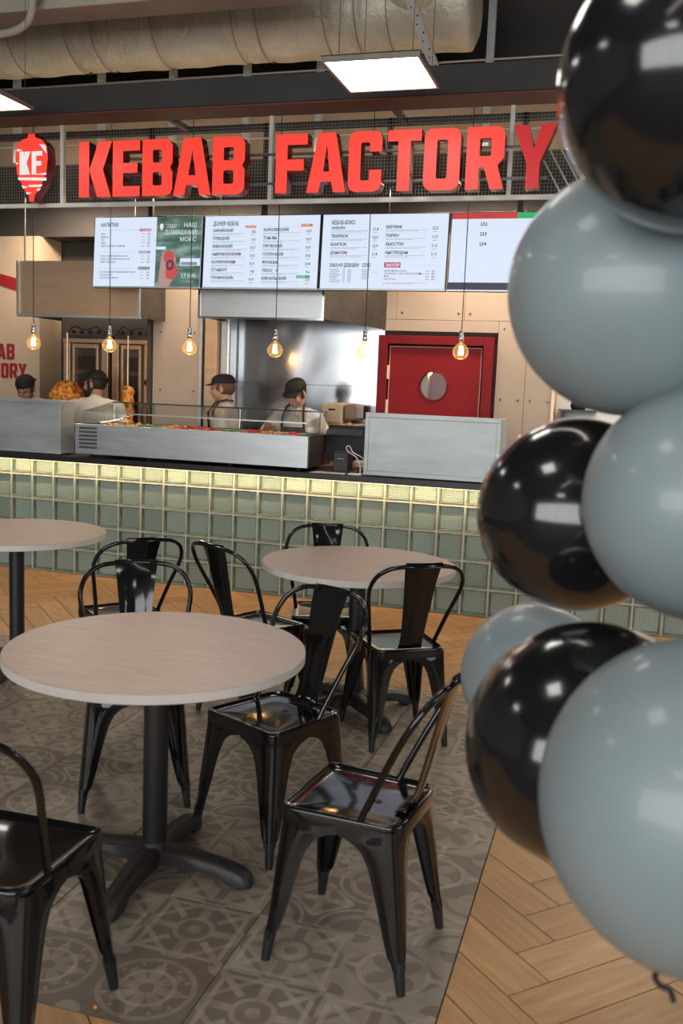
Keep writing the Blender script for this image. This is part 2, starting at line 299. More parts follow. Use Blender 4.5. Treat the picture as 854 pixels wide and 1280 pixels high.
# ---------------------------------------------------------------- mesh helpers
class MB:
    def __init__(s): s.v = []; s.f = []; s.mi = []; s.uv = None
    def add(s, verts, faces, mi=0):
        b = len(s.v); s.v += [tuple(v) for v in verts]; s.f += [tuple(b+i for i in f) for f in faces]; s.mi += [mi]*len(faces); return s
    def box(s, x0, x1, y0, y1, z0, z1, mi=0):
        s.add([(x0, y0, z0), (x1, y0, z0), (x1, y1, z0), (x0, y1, z0), (x0, y0, z1), (x1, y0, z1), (x1, y1, z1), (x0, y1, z1)],
              [(0, 3, 2, 1), (4, 5, 6, 7), (0, 1, 5, 4), (1, 2, 6, 5), (2, 3, 7, 6), (3, 0, 4, 7)], mi); return s
    def hexa(s, p, mi=0):   # 8 points: bottom ring then top ring
        s.add(p, [(0, 3, 2, 1), (4, 5, 6, 7), (0, 1, 5, 4), (1, 2, 6, 5), (2, 3, 7, 6), (3, 0, 4, 7)], mi); return s
    def bar(s, a, b, t, u=None, t2=None, mi=0):
        a, b = Vector(a), Vector(b); d = (b-a).normalized()
        up = Vector(u) if u else (Vector((0, 0, 1)) if abs(d.z) < 0.9 else Vector((1, 0, 0)))
        x = d.cross(up).normalized(); y = x.cross(d).normalized(); t2 = t2 or t
        c = [(-t/2, -t2/2), (t/2, -t2/2), (t/2, t2/2), (-t/2, t2/2)]
        s.hexa([a+x*p+y*q for p, q in c]+[b+x*p+y*q for p, q in c], mi); return s
    def tube(s, pts, r, seg=8, closed=False, caps=True, mi=0):
        pts = [Vector(p) for p in pts]; n = len(pts); rs = r if isinstance(r, (list, tuple)) else [r]*n
        rings = []; prev = None
        for i, p in enumerate(pts):
            if closed: d = pts[(i+1) % n]-pts[i-1]
            else: d = pts[min(i+1, n-1)]-pts[max(i-1, 0)]
            d.normalize()
            if prev is None:
                prev = d.orthogonal().normalized()
            prev = (prev-d*prev.dot(d)).normalized(); q = d.cross(prev)
            rings.append([p+(prev*math.cos(a)+q*math.sin(a))*rs[i] for a in [2*PI*k/seg for k in range(seg)]])
        v = [x for rg in rings for x in rg]; f = []
        m_ = n if closed else n-1
        for i in range(m_):
            j = (i+1) % n
            for k in range(seg): f.append((i*seg+k, i*seg+(k+1) % seg, j*seg+(k+1) % seg, j*seg+k))
        if caps and not closed: f.append(tuple(range(seg))[::-1]); f.append(tuple((n-1)*seg+k for k in range(seg)))
        s.add(v, f, mi); return s
    def lathe(s, prof, c=(0, 0, 0), seg=24, axis='z', mi=0, mi_fn=None):
        n = len(prof); v = []; f = []; 
        for r, h in prof:
            for k in range(seg):
                a = 2*PI*k/seg; x, y = r*math.cos(a), r*math.sin(a)
                p = (x, y, h) if axis == 'z' else ((h, x, y) if axis == 'x' else (x, h, -y))
                v.append((p[0]+c[0], p[1]+c[1], p[2]+c[2]))
        for i in range(n-1):
            for k in range(seg): f.append((i*seg+k, i*seg+(k+1) % seg, (i+1)*seg+(k+1) % seg, (i+1)*seg+k))
        f.append(tuple(range(seg))[::-1]); f.append(tuple((n-1)*seg+k for k in range(seg)))
        b = len(s.f); s.add(v, f, mi)
        if mi_fn:
            for i in range(n-1):
                for k in range(seg): s.mi[b+i*seg+k] = mi_fn(i)
        return s
    def ell(s, c, r, seg=16, rings=10, mat3=None, mi=0):
        v = []; f = []; c = Vector(c)
        for i in range(rings+1):
            ph = PI*i/rings
            for k in range(seg):
                a = 2*PI*k/seg; p = Vector((r[0]*math.sin(ph)*math.cos(a), r[1]*math.sin(ph)*math.sin(a), r[2]*math.cos(ph)))
                if mat3: p = mat3 @ p
                v.append(c+p)
        for i in range(rings):
            for k in range(seg): f.append((i*seg+k, (i+1)*seg+k, (i+1)*seg+(k+1) % seg, i*seg+(k+1) % seg))
        s.add(v, f, mi); return s
    def prism(s, poly, z0, z1, mi=0):
        n = len(poly); v = [(x, y, z0) for x, y in poly]+[(x, y, z1) for x, y in poly]
        s.add(v, [tuple(range(n))[::-1], tuple(range(n, 2*n))]+[(i, (i+1) % n, n+(i+1) % n, n+i) for i in range(n)], mi); return s
    def build(s, name, mats, parent=None, smooth=False, bevel=0, local=False, weld=False, angle=40):
        me = bpy.data.meshes.new(name); vs = s.v
        if parent is not None and not local:
            r = parent
            while r.parent: r = r.parent
            L = r.location; vs = [(x-L[0], y-L[1], z-L[2]) for x, y, z in vs]
        me.from_pydata([tuple(v) for v in vs], [], s.f)
        for m_ in (mats if isinstance(mats, (list, tuple)) else [mats]): me.materials.append(m_)
        me.polygons.foreach_set('material_index', s.mi)
        bm = bmesh.new(); bm.from_mesh(me)
        if weld: bmesh.ops.remove_doubles(bm, verts=bm.verts, dist=1e-5)
        bm.normal_update(); bmesh.ops.recalc_face_normals(bm, faces=bm.faces)
        if bevel: bmesh.ops.bevel(bm, geom=[e for e in bm.edges if e.calc_face_angle(0) > 0.6], offset=bevel, segments=2, profile=0.5, affect='EDGES', clamp_overlap=True)
        if smooth:
            for f in bm.faces: f.smooth = True
            for e in bm.edges: e.smooth = e.calc_face_angle(3.2) < math.radians(angle)
        bm.to_mesh(me); bm.free(); me.validate()
        o = bpy.data.objects.new(name, me); C.objects.link(o)
        if parent is not None: o.parent = parent
        return o
def thing(name, label, cat, loc=(0, 0, 0), rotz=0, group=None):
    o = bpy.data.objects.new(name, None); C.objects.link(o); o.location = loc; o.rotation_euler = (0, 0, rotz); o.empty_display_size = 0.1
    o['label'] = label; o['category'] = cat
    if group: o['group'] = group
    return o
def tag(o, label, cat, group=None):
    o['label'] = label; o['category'] = cat
    if group: o['group'] = group
    return o
def struct(name, mb, m, **k):
    o = mb.build(name, m, **k); o['kind'] = 'structure'; return o
def dup(root, loc, rotz, label, group=None):
    r = root.copy(); C.objects.link(r); r.location = loc; r.rotation_euler = (0, 0, rotz); r['label'] = label
    if group: r['group'] = group
    for ch in list(root.children):
        c = ch.copy(); C.objects.link(c); c.parent = r
        for g in list(ch.children):
            d = g.copy(); C.objects.link(d); d.parent = c
    return r
def bezier(pts, n=10):   # Catmull-Rom through points
    P = [Vector(p) for p in pts]; P = [P[0]*2-P[1]]+P+[P[-1]*2-P[-2]]; out = []
    for i in range(1, len(P)-2):
        for k in range(n):
            t = k/n; a, b, c, d = P[i-1], P[i], P[i+1], P[i+2]
            out.append(0.5*((2*b)+(c-a)*t+(2*a-5*b+4*c-d)*t*t+(3*b-a-3*c+d)*t**3))
    out.append(P[-2]); return out

# ---------------------------------------------------------------- floor
YF = 6.739
fb = MB().box(-9, 7, -6, 9.6, -0.06, -0.008)
floor = struct('floor', fb, M['floorbase'])
def clip_poly(poly, x0, x1, y0, y1):
    def cl(P, ins, isect):
        out = []
        for i in range(len(P)):
            a, b = P[i-1], P[i]
            if ins(b):
                if not ins(a): out.append(isect(a, b))
                out.append(b)
            elif ins(a): out.append(isect(a, b))
        return out
    def cx(v): return lambda a, b: (v, a[1]+(b[1]-a[1])*(v-a[0])/(b[0]-a[0]))
    def cy(v): return lambda a, b: (a[0]+(b[0]-a[0])*(v-a[1])/(b[1]-a[1]), v)
    for ins, isx in ((lambda p: p[0] >= x0, cx(x0)), (lambda p: p[0] <= x1, cx(x1)), (lambda p: p[1] >= y0, cy(y0)), (lambda p: p[1] <= y1, cy(y1))):
        if not poly: return []
        poly = cl(poly, ins, isx)
    return poly
TX0, TX1, TY0, TY1 = -0.352-9*0.607, -0.352, 1.962, 1.962+5*0.5866
tile_me = None
for i in range(9):
    for j in range(5):
        x1 = TX1-i*0.607; x0 = x1-0.607; y0 = TY0+j*0.5866; y1 = y0+0.5866
        if tile_me is None:
            o = MB().box(-0.3020, 0.3020, -0.2918, 0.2918, -0.008, 0.0).build('tile', M['tile'], floor, local=True, bevel=0.001)
            tile_me = o.data; uvl = tile_me.uv_layers.new(name='UVMap')
            for l in tile_me.loops: c = tile_me.vertices[l.vertex_index].co; uvl.data[l.index].uv = ((c.x+0.302)/0.604, (c.y+0.2918)/0.5836)
        else:
            o = bpy.data.objects.new('tile', tile_me); C.objects.link(o); o.parent = floor
        o.location = ((x0+x1)/2, (y0+y1)/2, random.uniform(-0.0006, 0.0006)); 
        if random.random() < 0.5: o.rotation_euler = (0, 0, PI)
# herringbone planks
PW, PL, PG = 0.147, 0.588, 0.0022
S2 = math.sqrt(0.5)
A0, B0 = -2.13-PL, 1.862
planks = []
def add_plank(a0, a1, b0, b1, along):
    a0 += PG; a1 -= PG; b0 += PG; b1 -= PG
    quad = [(a0, b0), (a1, b0), (a1, b1), (a0, b1)]
    P = [((a+b)*S2, (b-a)*S2) for a, b in quad]
    for (x0, x1, y0, y1) in ((-5.35, 3.6, TY1+0.003, YF-0.02), (TX1+0.003, 3.6, 0.2, TY1), (-4.5, TX1+0.003, 0.2, TY0-0.003)):
        Q = clip_poly(P, x0, x1, y0, y1)
        if len(Q) < 3: continue
        ar = abs(sum(Q[i-1][0]*Q[i][1]-Q[i][0]*Q[i-1][1] for i in range(len(Q))))/2
        if ar < 0.002: continue
        cx_, cy_ = sum(q[0] for q in Q)/len(Q), sum(q[1] for q in Q)/len(Q)
        planks.append((Q, along, cx_, cy_))
for j in range(-60, 60):
    for k in range(-8, 9):
        oa = A0-j*PW+2*PL*k; ob = B0+j*PW
        cxx, cyy = (oa+ob)*S2, (ob-oa)*S2
        if -7 < cxx < 5 and -1 < cyy < 8.5:
            add_plank(oa, oa+PL, ob, ob+PW, 'a')
            add_plank(oa+PL, oa+PL+PW, ob, ob+PL, 'b')
def visible(q):   # rough test against the picture
    x, y = q[2], q[3]; v = Vector((x, y, -CAM_H)); z = v.dot(_f)
    if z <= 0.1: return 0
    px = 427+CAM_F*v.dot(_r)/z; py = 640+CAM_F*v.dot(_d)/z
    s = 1 if (-60 < px < 914 and -60 < py < 1340) else 0
    return s*10-z
planks.sort(key=visible, reverse=True)
rest = MB(); rest_n = 0
for idx, (Q, along, cx_, cy_) in enumerate(planks):
    dz = random.uniform(-0.0005, 0.0005)
    if idx < 295:
        mb = MB().prism([(x-cx_, y-cy_) for x, y in Q], -0.008, 0); o = mb.build('plank', M['oak'], floor, local=True)
        o.location = (cx_, cy_, dz)
    else:
        mb = rest; mb.prism(Q, -0.008, dz); continue
    uvl = o.data.uv_layers.new(name='UVMap')
    for l in o.data.loops:
        c = o.data.vertices[l.vertex_index].co; a = (c.x-c.y)*S2; b = (c.x+c.y)*S2
        uvl.data[l.index].uv = (a, b) if along == 'a' else (b, a)
if rest.v:
    o = rest.build('plank_field', M['oak'], floor, local=True); o['kind'] = 'stuff'
    uvl = o.data.uv_layers.new(name='UVMap')
    for l in o.data.loops:
        c = o.data.vertices[l.vertex_index].co; uvl.data[l.index].uv = ((c.x-c.y)*S2, (c.x+c.y)*S2)
print('planks', len(planks))

# ---------------------------------------------------------------- counter front of glass blocks
X0 = -4.862
counter = thing('service_counter', 'long service counter faced with pale green glass blocks under a black worktop', 'counter', (-2.2, 7.0, 0))
XL, XR = X0-3*0.2, X0+30*0.2
mb = MB()
mb.box(XL-0.005, XR+0.005, YF+0.05, YF+0.52, 0, 0.93)
mb.build('carcass', M['darkwall'], counter)
mb = MB()
for c in range(0, 34): x = XL+c*0.2; mb.box(x-0.006, x+0.006, YF-0.001, YF+0.05, 0, 0.929)
for r in range(0, 5): z = max(r*0.2, 0.006); mb.box(XL-0.005, XR+0.005, YF+0.0005, YF+0.05, z-0.006, z+0.006)
mb.build('mortar_joints', M['grout'], counter)
def block_mesh(h):
    """pressed block: outer rim, recessed cup, grid-pressed back and a clear front pane"""
    a = 0.094; b = 0.078; mb = MB(); z0, z1 = -h/2, h/2; zi0, zi1 = z0+0.016, z1-0.016
    R0 = [(-a, 0.000, z0), (a, 0.000, z0), (a, 0.000, z1), (-a, 0.000, z1)]
    R1 = [(-a+0.005, -0.004, z0+0.005), (a-0.005, -0.004, z0+0.005), (a-0.005, -0.004, z1-0.005), (-a+0.005, -0.004, z1-0.005)]
    R2 = [(-b, 0.030, zi0), (b, 0.030, zi0), (b, 0.030, zi1), (-b, 0.030, zi1)]
    R3 = [(-b-0.006, 0.004, zi0-0.006), (b+0.006, 0.004, zi0-0.006), (b+0.006, 0.004, zi1+0.006), (-b-0.006, 0.004, zi1+0.006)]
    RB = [(-a, 0.045, z0), (a, 0.045, z0), (a, 0.045, z1), (-a, 0.045, z1)]
    V = RB+R0+R1+R3+R2; F = []; 
    for q in range(4):
        for k in range(4): F.append((q*4+k, q*4+(k+1) % 4, q*4+4+(k+1) % 4, q*4+4+k))
    mb.add(V, F, 1); mb.add(R2, [(0, 1, 2, 3)], 0)
    c = b+0.004
    mb.add([(-c, -0.003, zi0-0.004), (c, -0.003, zi0-0.004), (c, -0.003, zi1+0.004), (-c, -0.003, zi1+0.004)], [(0, 1, 2, 3)], 2)
    return mb
bfull = block_mesh(0.188); btop = block_mesh(0.121)
oA = bfull.build('glass_block', [M['blockback'], M['blockside'], M['blockface']], counter, local=True)
oB = btop.build('glass_block', [M['blockback'], M['blockside'], M['blockface']], counter, local=True)
first = {0: oA, 1: oB}
for c in range(33):
    for r in range(5):
        top = 1 if r == 4 else 0
        if first.get(top) is not None: o = first[top]; first[top] = None
        else: o = bpy.data.objects.new('glass_block', (oB if top else oA).data); C.objects.link(o); o.parent = counter
        z = 0.1+0.2*r if not top else 0.8+0.006+0.0605
        o.location = (XL+0.1+c*0.2+2.2, YF-7.0-0.002, z)
led = MB().box(XL, XR, 6.668, 6.688, 0.922, 0.929).build('led_strip', M['ledstrip'], counter)
led['label'] = 'glowing warm LED strip'
wt = MB().box(XL-0.02, XR+0.02, 6.60, 7.30, 0.93, 0.975).build('worktop', M['counterblack'], bevel=0.003)
tag(wt, 'long black worktop slab lying on the glass block counter', 'worktop')
ZT = 0.975

# ---------------------------------------------------------------- things on the worktop
def guard_box(x0, x1, y0, y1, z1, label):
    t = thing('steel_guard_box', label, 'equipment housing', ((x0+x1)/2, (y0+y1)/2, ZT))
    MB().box(x0+0.004, x1-0.004, y0+0.012, y1, ZT+0.012, z1-0.01).build('body', M['steelmatte'], t)
    MB().box(x0+0.03, x1-0.03, y0+0.006, y0+0.014, ZT+0.04, z1-0.035).build('face_panel', M['steelmatte'], t, bevel=0.001)
    for (a, b, c, d) in ((x0, x1, ZT+0.008, ZT+0.04), (x0, x1, z1-0.034, z1), (x0, x0+0.03, ZT+0.04, z1-0.034), (x1-0.03, x1, ZT+0.04, z1-0.034)):
        MB().box(a, b, y0, y0+0.012, c, d).build('frame_strip', M['steelmatte'], t, bevel=0.002)
    f = MB()
    for x in (x0+0.04, x1-0.04):
        for y in (y0+0.04, y1-0.04): f.box(x-0.015, x+0.015, y-0.015, y+0.015, ZT, ZT+0.014)
    f.build('feet', M['rubber'], t)
guard_box(-5.45, -4.345, 6.66, 6.87, 1.418, 'plain brushed steel guard box at the left end of the worktop')
guard_box(-1.812, -0.83, 6.66, 7.05, 1.437, 'plain brushed steel guard box on the worktop in front of the red kitchen door')

# refrigerated display with glass canopy
fx0, fx1 = -4.212, -2.245
t = thing('display_fridge', 'long stainless refrigerated display case with a glass canopy standing on the worktop', 'display case', ((fx0+fx1)/2, 6.95, ZT))
MB().box(fx0, fx1, 6.662, 6.70, 1.0, 1.238).build('front_panel', M['steel'], t, bevel=0.003)
MB().box(fx0+0.004, fx1-0.004, 6.70, 7.24, 1.0, 1.10).box(fx0, fx0+0.02, 6.70, 7.24, 1.10, 1.238).box(fx1-0.02, fx1, 6.70, 7.24, 1.10, 1.238).box(fx0, fx1, 7.22, 7.24, 1.10, 1.238).build('body', M['steeldark'], t)
v = MB()
for r in range(6):
    for k in range(13):
        x = fx0+0.035+k*0.0125; z = 1.045+r*0.0305
        v.hexa([(x, 6.658, z), (x+0.006, 6.658, z), (x+0.006, 6.664, z), (x, 6.664, z), (x+0.011, 6.658, z+0.019), (x+0.017, 6.658, z+0.019), (x+0.017, 6.664, z+0.019), (x+0.011, 6.664, z+0.019)])
v.build('vent_louvres', M['rubber'], t)
lb = MB().box(-3.86, -3.72, 6.660, 6.6625, 1.07, 1.11); lb.build('rating_plate', mat('grey_rating_plate', (0.42, 0.45, 0.46), 0.6, 0.2), t)
MB().add([(-3.555, 6.6605, 1.185), (-3.525, 6.6605, 1.185), (-3.54, 6.6605, 1.21)], [(0, 1, 2)]).build('warning_triangle', M['yellow'], t)
ft = MB()
for x in (fx0+0.1, -3.6, -2.9, fx1-0.1):
    for y in (6.75, 7.15): ft.lathe([(0.018, ZT), (0.014, 1.0)], (x, y, 0), 10)
ft.build('feet', M['rubber'], t)
MB().box(fx0+0.03, fx1-0.03, 6.702, 6.708, 1.238, 1.335).build('front_glass', M['pane'], t)
MB().hexa([(fx0+0.03, 6.702, 1.332), (fx1-0.03, 6.702, 1.332), (fx1-0.03, 7.2, 1.408), (fx0+0.03, 7.2, 1.408), (fx0+0.03, 6.702, 1.337), (fx1-0.03, 6.702, 1.337), (fx1-0.03, 7.2, 1.413), (fx0+0.03, 7.2, 1.413)]).build('top_glass', M['pane'], t)
for x in (fx0+0.03, fx1-0.036):
    MB().hexa([(x, 6.71, 1.238), (x+0.006, 6.71, 1.238), (x+0.006, 7.2, 1.238), (x, 7.2, 1.238), (x, 6.71, 1.333), (x+0.006, 6.71, 1.333), (x+0.006, 7.2, 1.408), (x, 7.2, 1.408)]).build('side_glass', M['pane'], t)
MB().box(fx0+0.03, fx1-0.03, 7.196, 7.203, 1.402, 1.414).box(fx0+0.03, fx1-0.03, 6.700, 6.706, 1.328, 1.338, 1).build('glass_edge_trim', [M['glassedge'], M['steel']], t)
sp = MB()
for x in (fx0+0.07, -3.0, fx1-0.07): sp.tube([(x, 7.15, 1.238), (x, 7.15, 1.40)], 0.006, 8)
sp.build('canopy_post', M['chrome'], t)
k = 0
panx = fx0+0.10
pans = []
while panx < fx1-0.2:
    pm = MB(); a, b = panx, panx+0.165; 
    pm.box(a, b, 6.76, 6.765, 1.13, 1.236).box(a, b, 7.14, 7.145, 1.13, 1.236).box(a, a+0.004, 6.765, 7.14, 1.13, 1.236).box(b-0.004, b, 6.765, 7.14, 1.13, 1.236).box(a, b, 6.765, 7.14, 1.126, 1.131)
    fill = M['tomato'] if k in (4, 5, 7, 9) else (M['salad'] if k in (2, 6) else M['meat'])
    pn = pm.build('food_pan', M['steel']); tag(pn, 'steel food pan in the display case, %s from its left end' % ('first second third fourth fifth sixth seventh eighth ninth tenth eleventh'.split()[k]), 'food pan', 'pans inside the display case')
    fm = MB()
    for q in range(26):
        x = random.uniform(a+0.022, b-0.022); y = random.uniform(6.80, 7.10)
        r_ = random.uniform(0.014, 0.022); fm.ell((x, y, 1.215+random.uniform(-0.01, 0.022)), (r_, r_, r_*0.8), 7, 5)
    fm.box(a+0.005, b-0.005, 6.77, 7.135, 1.135, 1.212)
    fo = fm.build('salad_filling', fill, smooth=True); fo['kind'] = 'stuff'; tag(fo, '%s filling heaped in the %s food pan' % ('red tomato' if fill is M['tomato'] else 'green salad' if fill is M['salad'] else 'orange brown', 'first second third fourth fifth sixth seventh eighth ninth tenth eleventh'.split()[k]), 'food')
    panx += 0.175; k += 1
# ladle / tongs lying in the first pan
o = MB().tube([(-4.10, 6.9, 1.245), (-3.98, 6.93, 1.27), (-3.86, 6.98, 1.32)], 0.006, 7).ell((-4.11, 6.9, 1.245), (0.035, 0.03, 0.012), 10, 6).build('serving_spoon', M['chrome'], smooth=True)
tag(o, 'steel serving spoon resting in the first food pan', 'spoon')

# till: monitor seen from behind, receipt printer, papers, cable
t = thing('till_monitor', 'black touch screen till seen from behind, right of the glass display case', 'till', (-2.07, 7.12, ZT))
MB().hexa([(-2.235, 7.05, 1.045), (-1.925, 7.05, 1.045), (-1.925, 7.09, 1.045), (-2.235, 7.09, 1.045), (-2.235, 7.13, 1.315), (-1.925, 7.13, 1.315), (-1.925, 7.165, 1.315), (-2.235, 7.165, 1.315)]).build('screen_shell', M['plastic'], t, bevel=0.008)
MB().hexa([(-2.24, 7.045, 1.24), (-1.95, 7.045+0.052, 1.24), (-1.95, 7.10, 1.24), (-2.24, 7.10, 1.24), (-2.24, 7.112, 1.285), (-1.95, 7.112, 1.285), (-1.95, 7.14, 1.285), (-2.24, 7.14, 1.285)]).build('rear_vent', mat('dark_grey_vent', (0.03, 0.035, 0.04), 0.3), t)
MB().box(-2.13, -2.06, 7.10, 7.14, 0.99, 1.10).build('stand_neck', M['plastic'], t)
MB().box(-2.2, -1.98, 7.03, 7.24, ZT, 0.99).build('stand_base', M['plastic'], t, bevel=0.004)
MB().box(-1.99, -1.90, 7.045, 7.055, 1.035, 1.055).build('port_cover', M['white'], t)
t = thing('receipt_printer', 'small dark grey receipt printer standing in front of the till screen', 'printer', (-2.04, 6.85, ZT))
MB().box(-2.09, -1.97, 6.80, 6.93, ZT, 1.13).build('body', M['blackmatte'], t, bevel=0.01)
MB().box(-2.055, -2.005, 6.797, 6.80, 1.075, 1.079).build('logo_bar', M['inkgrey'], t)
MB().box(-2.10, -1.90, 6.78, 6.97, ZT, ZT+0.012).build('foot_plate', M['plastic'], t, bevel=0.003)
o = MB().tube(bezier([(-1.85, 6.72, ZT+0.006), (-1.86, 6.73, 1.05), (-1.90, 6.76, 1.10), (-1.97, 6.79, 1.135), (-1.985, 6.79, 1.17), (-1.96, 6.79, 1.175), (-1.93, 6.79, 1.13), (-1.87, 6.8, 1.10), (-1.85, 6.9, 1.04)], 6), 0.004, 7).build('white_cable', M['whitecable'], smooth=True)
tag(o, 'thin white cable looping up beside the receipt printer', 'cable')
o = MB().box(-1.93, -1.83, 6.66, 6.74, ZT, ZT+0.008).build('card_reader', M['white'], bevel=0.002)
tag(o, 'flat white card reader on the worktop edge below the cable', 'card reader')
o = MB().add([(-2.22, 6.64, ZT+0.002), (-1.95, 6.64, ZT+0.002), (-1.97, 6.76, ZT+0.002), (-2.19, 6.78, ZT+0.002), (-2.22, 6.64, ZT+0.0005), (-1.95, 6.64, ZT+0.0005), (-1.97, 6.76, ZT+0.0005), (-2.19, 6.78, ZT+0.0005)], [(0, 1, 2, 3), (7, 6, 5, 4), (0, 4, 5, 1), (1, 5, 6, 2), (2, 6, 7, 3), (3, 7, 4, 0)]).build('menu_sheet', M['paper'])
tag(o, 'pale pink menu sheet lying flat on the worktop by the till', 'paper')
t = thing('drinks_machine', 'beige coffee machine with two spouts behind the till, right of the man in the apron', 'machine', (-2.38, 8.0, 0))
MB().box(-2.62, -2.20, 7.86, 8.16, 0.93, 1.30).build('lower_casing', M['steelwarm'], t, bevel=0.01)
MB().box(-2.53, -2.345, 7.82, 8.14, 1.30, 1.475).build('casing', M['beigeplastic'], t, bevel=0.012)
MB().box(-2.34, -2.23, 7.87, 8.14, 1.33, 1.465).build('hopper', mat('brown_hopper', (0.20, 0.13, 0.08), 0.35), t, bevel=0.02)
MB().box(-2.46, -2.40, 7.812, 7.822, 1.41, 1.425).build('slot', M['rubber'], t)
MB().box(-2.45, -2.38, 7.84, 7.855, 1.22, 1.31).build('yellow_label', M['yellow'], t)
for x in (-2.36, -2.28): MB().lathe([(0.02, 1.22), (0.022, 1.31)], (x, 7.85, 0), 12).build('spout', M['cream'], t)
t2 = MB().box(-3.7, -2.12, 7.84, 8.24, 0.87, 0.93).box(-3.7, -2.12, 7.9, 8.24, 0, 0.87).build('back_worktop', M['steel']); tag(t2, 'steel kitchen bench against the stainless back wall', 'kitchen bench')

# ---------------------------------------------------------------- kitchen shell
YB = 8.25
struct('wall_back', MB().box(-9, 7, 8.62, 8.75, 0, 5.3), M['darkwall'])
# left cream wall with painted stripe and lettering
wl = struct('wall_left_panel', MB().box(-8.0, -5.60, YB-0.03, 8.60, 0, 2.95), M['cream'])
# upper bulkhead, dark below and brown above
struct('wall_upper', MB().box(-8.0, 3.2, YB+0.02, 8.60, 2.95, 3.62), M['darkwall'])
struct('wall_upper_band', MB().box(-8.0, 3.2, YB+0.01, 8.60, 3.62, 4.15), M['brownwall'])
struct('wall_stainless', MB().box(-3.70, -2.10, YB, YB+0.04, 0.0, 2.95), M['wavysteel'])
mb = MB()
for z in (1.62, 2.22): mb.box(-3.70, -2.10, YB-0.003, YB+0.001, z, z+0.004)
o = mb.build('trim_1', M['steeldark']); o['kind'] = 'structure'
# beige cement-board wall with separate boards
wr = struct('wall_board_backing', MB().box(-1.22, -0.60, YB+0.03, 8.60, 0, 2.95).box(-2.10, -1.22, YB+0.03, 8.60, 2.06, 2.95), M['darkwall'])
bolts = MB()
def board(x0, x1, z0, z1, y=None, bx=True):
    y = y if y is not None else YB-0.01
    MB().box(x0+0.0015, x1-0.0015, y, y+0.035, z0+0.0015, z1-0.0015).build('board', M['panel'], wr, bevel=0.001)
    if bx:
        xs = [x0+0.05, x1-0.05] if x1-x0 < 0.7 else [x0+0.05, (x0+x1)/2, x1-0.05]
        zs = [z0+0.06+i*max(0.3, (z1-z0-0.12)/max(1, round((z1-z0)/0.6))) for i in range(round((z1-z0)/0.6)+1)]
        for x in xs:
            for z in zs:
                if z < z1-0.02: bolts.lathe([(0.009, 0), (0.009, -0.006), (0.005, -0.009)], (x, y, z), 8, axis='y')
board(-2.10, -2.0, 2.22, 2.95, bx=False); board(-2.0, -1.40, 2.22, 2.95); board(-1.40, -0.85, 2.22, 2.95); board(-0.85, -0.60, 2.22, 2.95)
board(-1.10, -0.85, 0.9, 2.22); board(-0.85, -0.60, 0.9, 2.22); board(-2.12, -1.10, 2.12, 2.22, bx=False)
board(-1.10, -0.60, 0.0, 0.9)
# pillar between the grill niche and the stainless recess
struct('wall_pillar', MB().box(-4.25, -3.76, 8.02, 8.60, 0, 2.95), M['panel'])
for z in (0.5, 1.1, 1.52, 2.05, 2.45):
    for x in (-4.17, -3.83): bolts.lathe([(0.009, 0), (0.009, -0.006), (0.005, -0.009)], (x, 8.02, z), 8, axis='y')
bo = bolts.build('bolt_heads', M['steeldark'], wr); bo['kind'] = 'stuff'
o = MB().box(-3.775, -3.745, 8.00, 8.62, 0, 2.4).build('trim_2', M['steel']); o['kind'] = 'structure'
struct('trim_3', MB().box(-4.29, -4.255, 7.98, 8.05, 0, 2.6), M['steeldark'])
# steel post in the recess
t = thing('steel_duct_post', 'tall dull steel post between the beige pillar and the stainless wall', 'post', (-3.55, 8.1, 0))
MB().box(-3.72, -3.60, 8.0, 8.24, 0.93, 2.3).build('left_face', M['steelwarm'], t, bevel=0.004)
MB().box(-3.60, -3.50, 8.06, 8.24, 0.93, 2.3).build('right_face', M['steel'], t, bevel=0.02)
# painted stripe, lettering on the cream wall
st = MB().hexa([(-8.0, YB-0.034, 3.10-0.13), (-5.603, YB-0.034, 2.36), (-5.603, YB-0.029, 2.36), (-8.0, YB-0.029, 3.10-0.13), (-7.55, YB-0.034, 2.95+0.001), (-5.603, YB-0.034, 2.485), (-5.603, YB-0.029, 2.485), (-7.55, YB-0.029, 2.951)])
st.build('painted_stripe', M['redink'], wl)

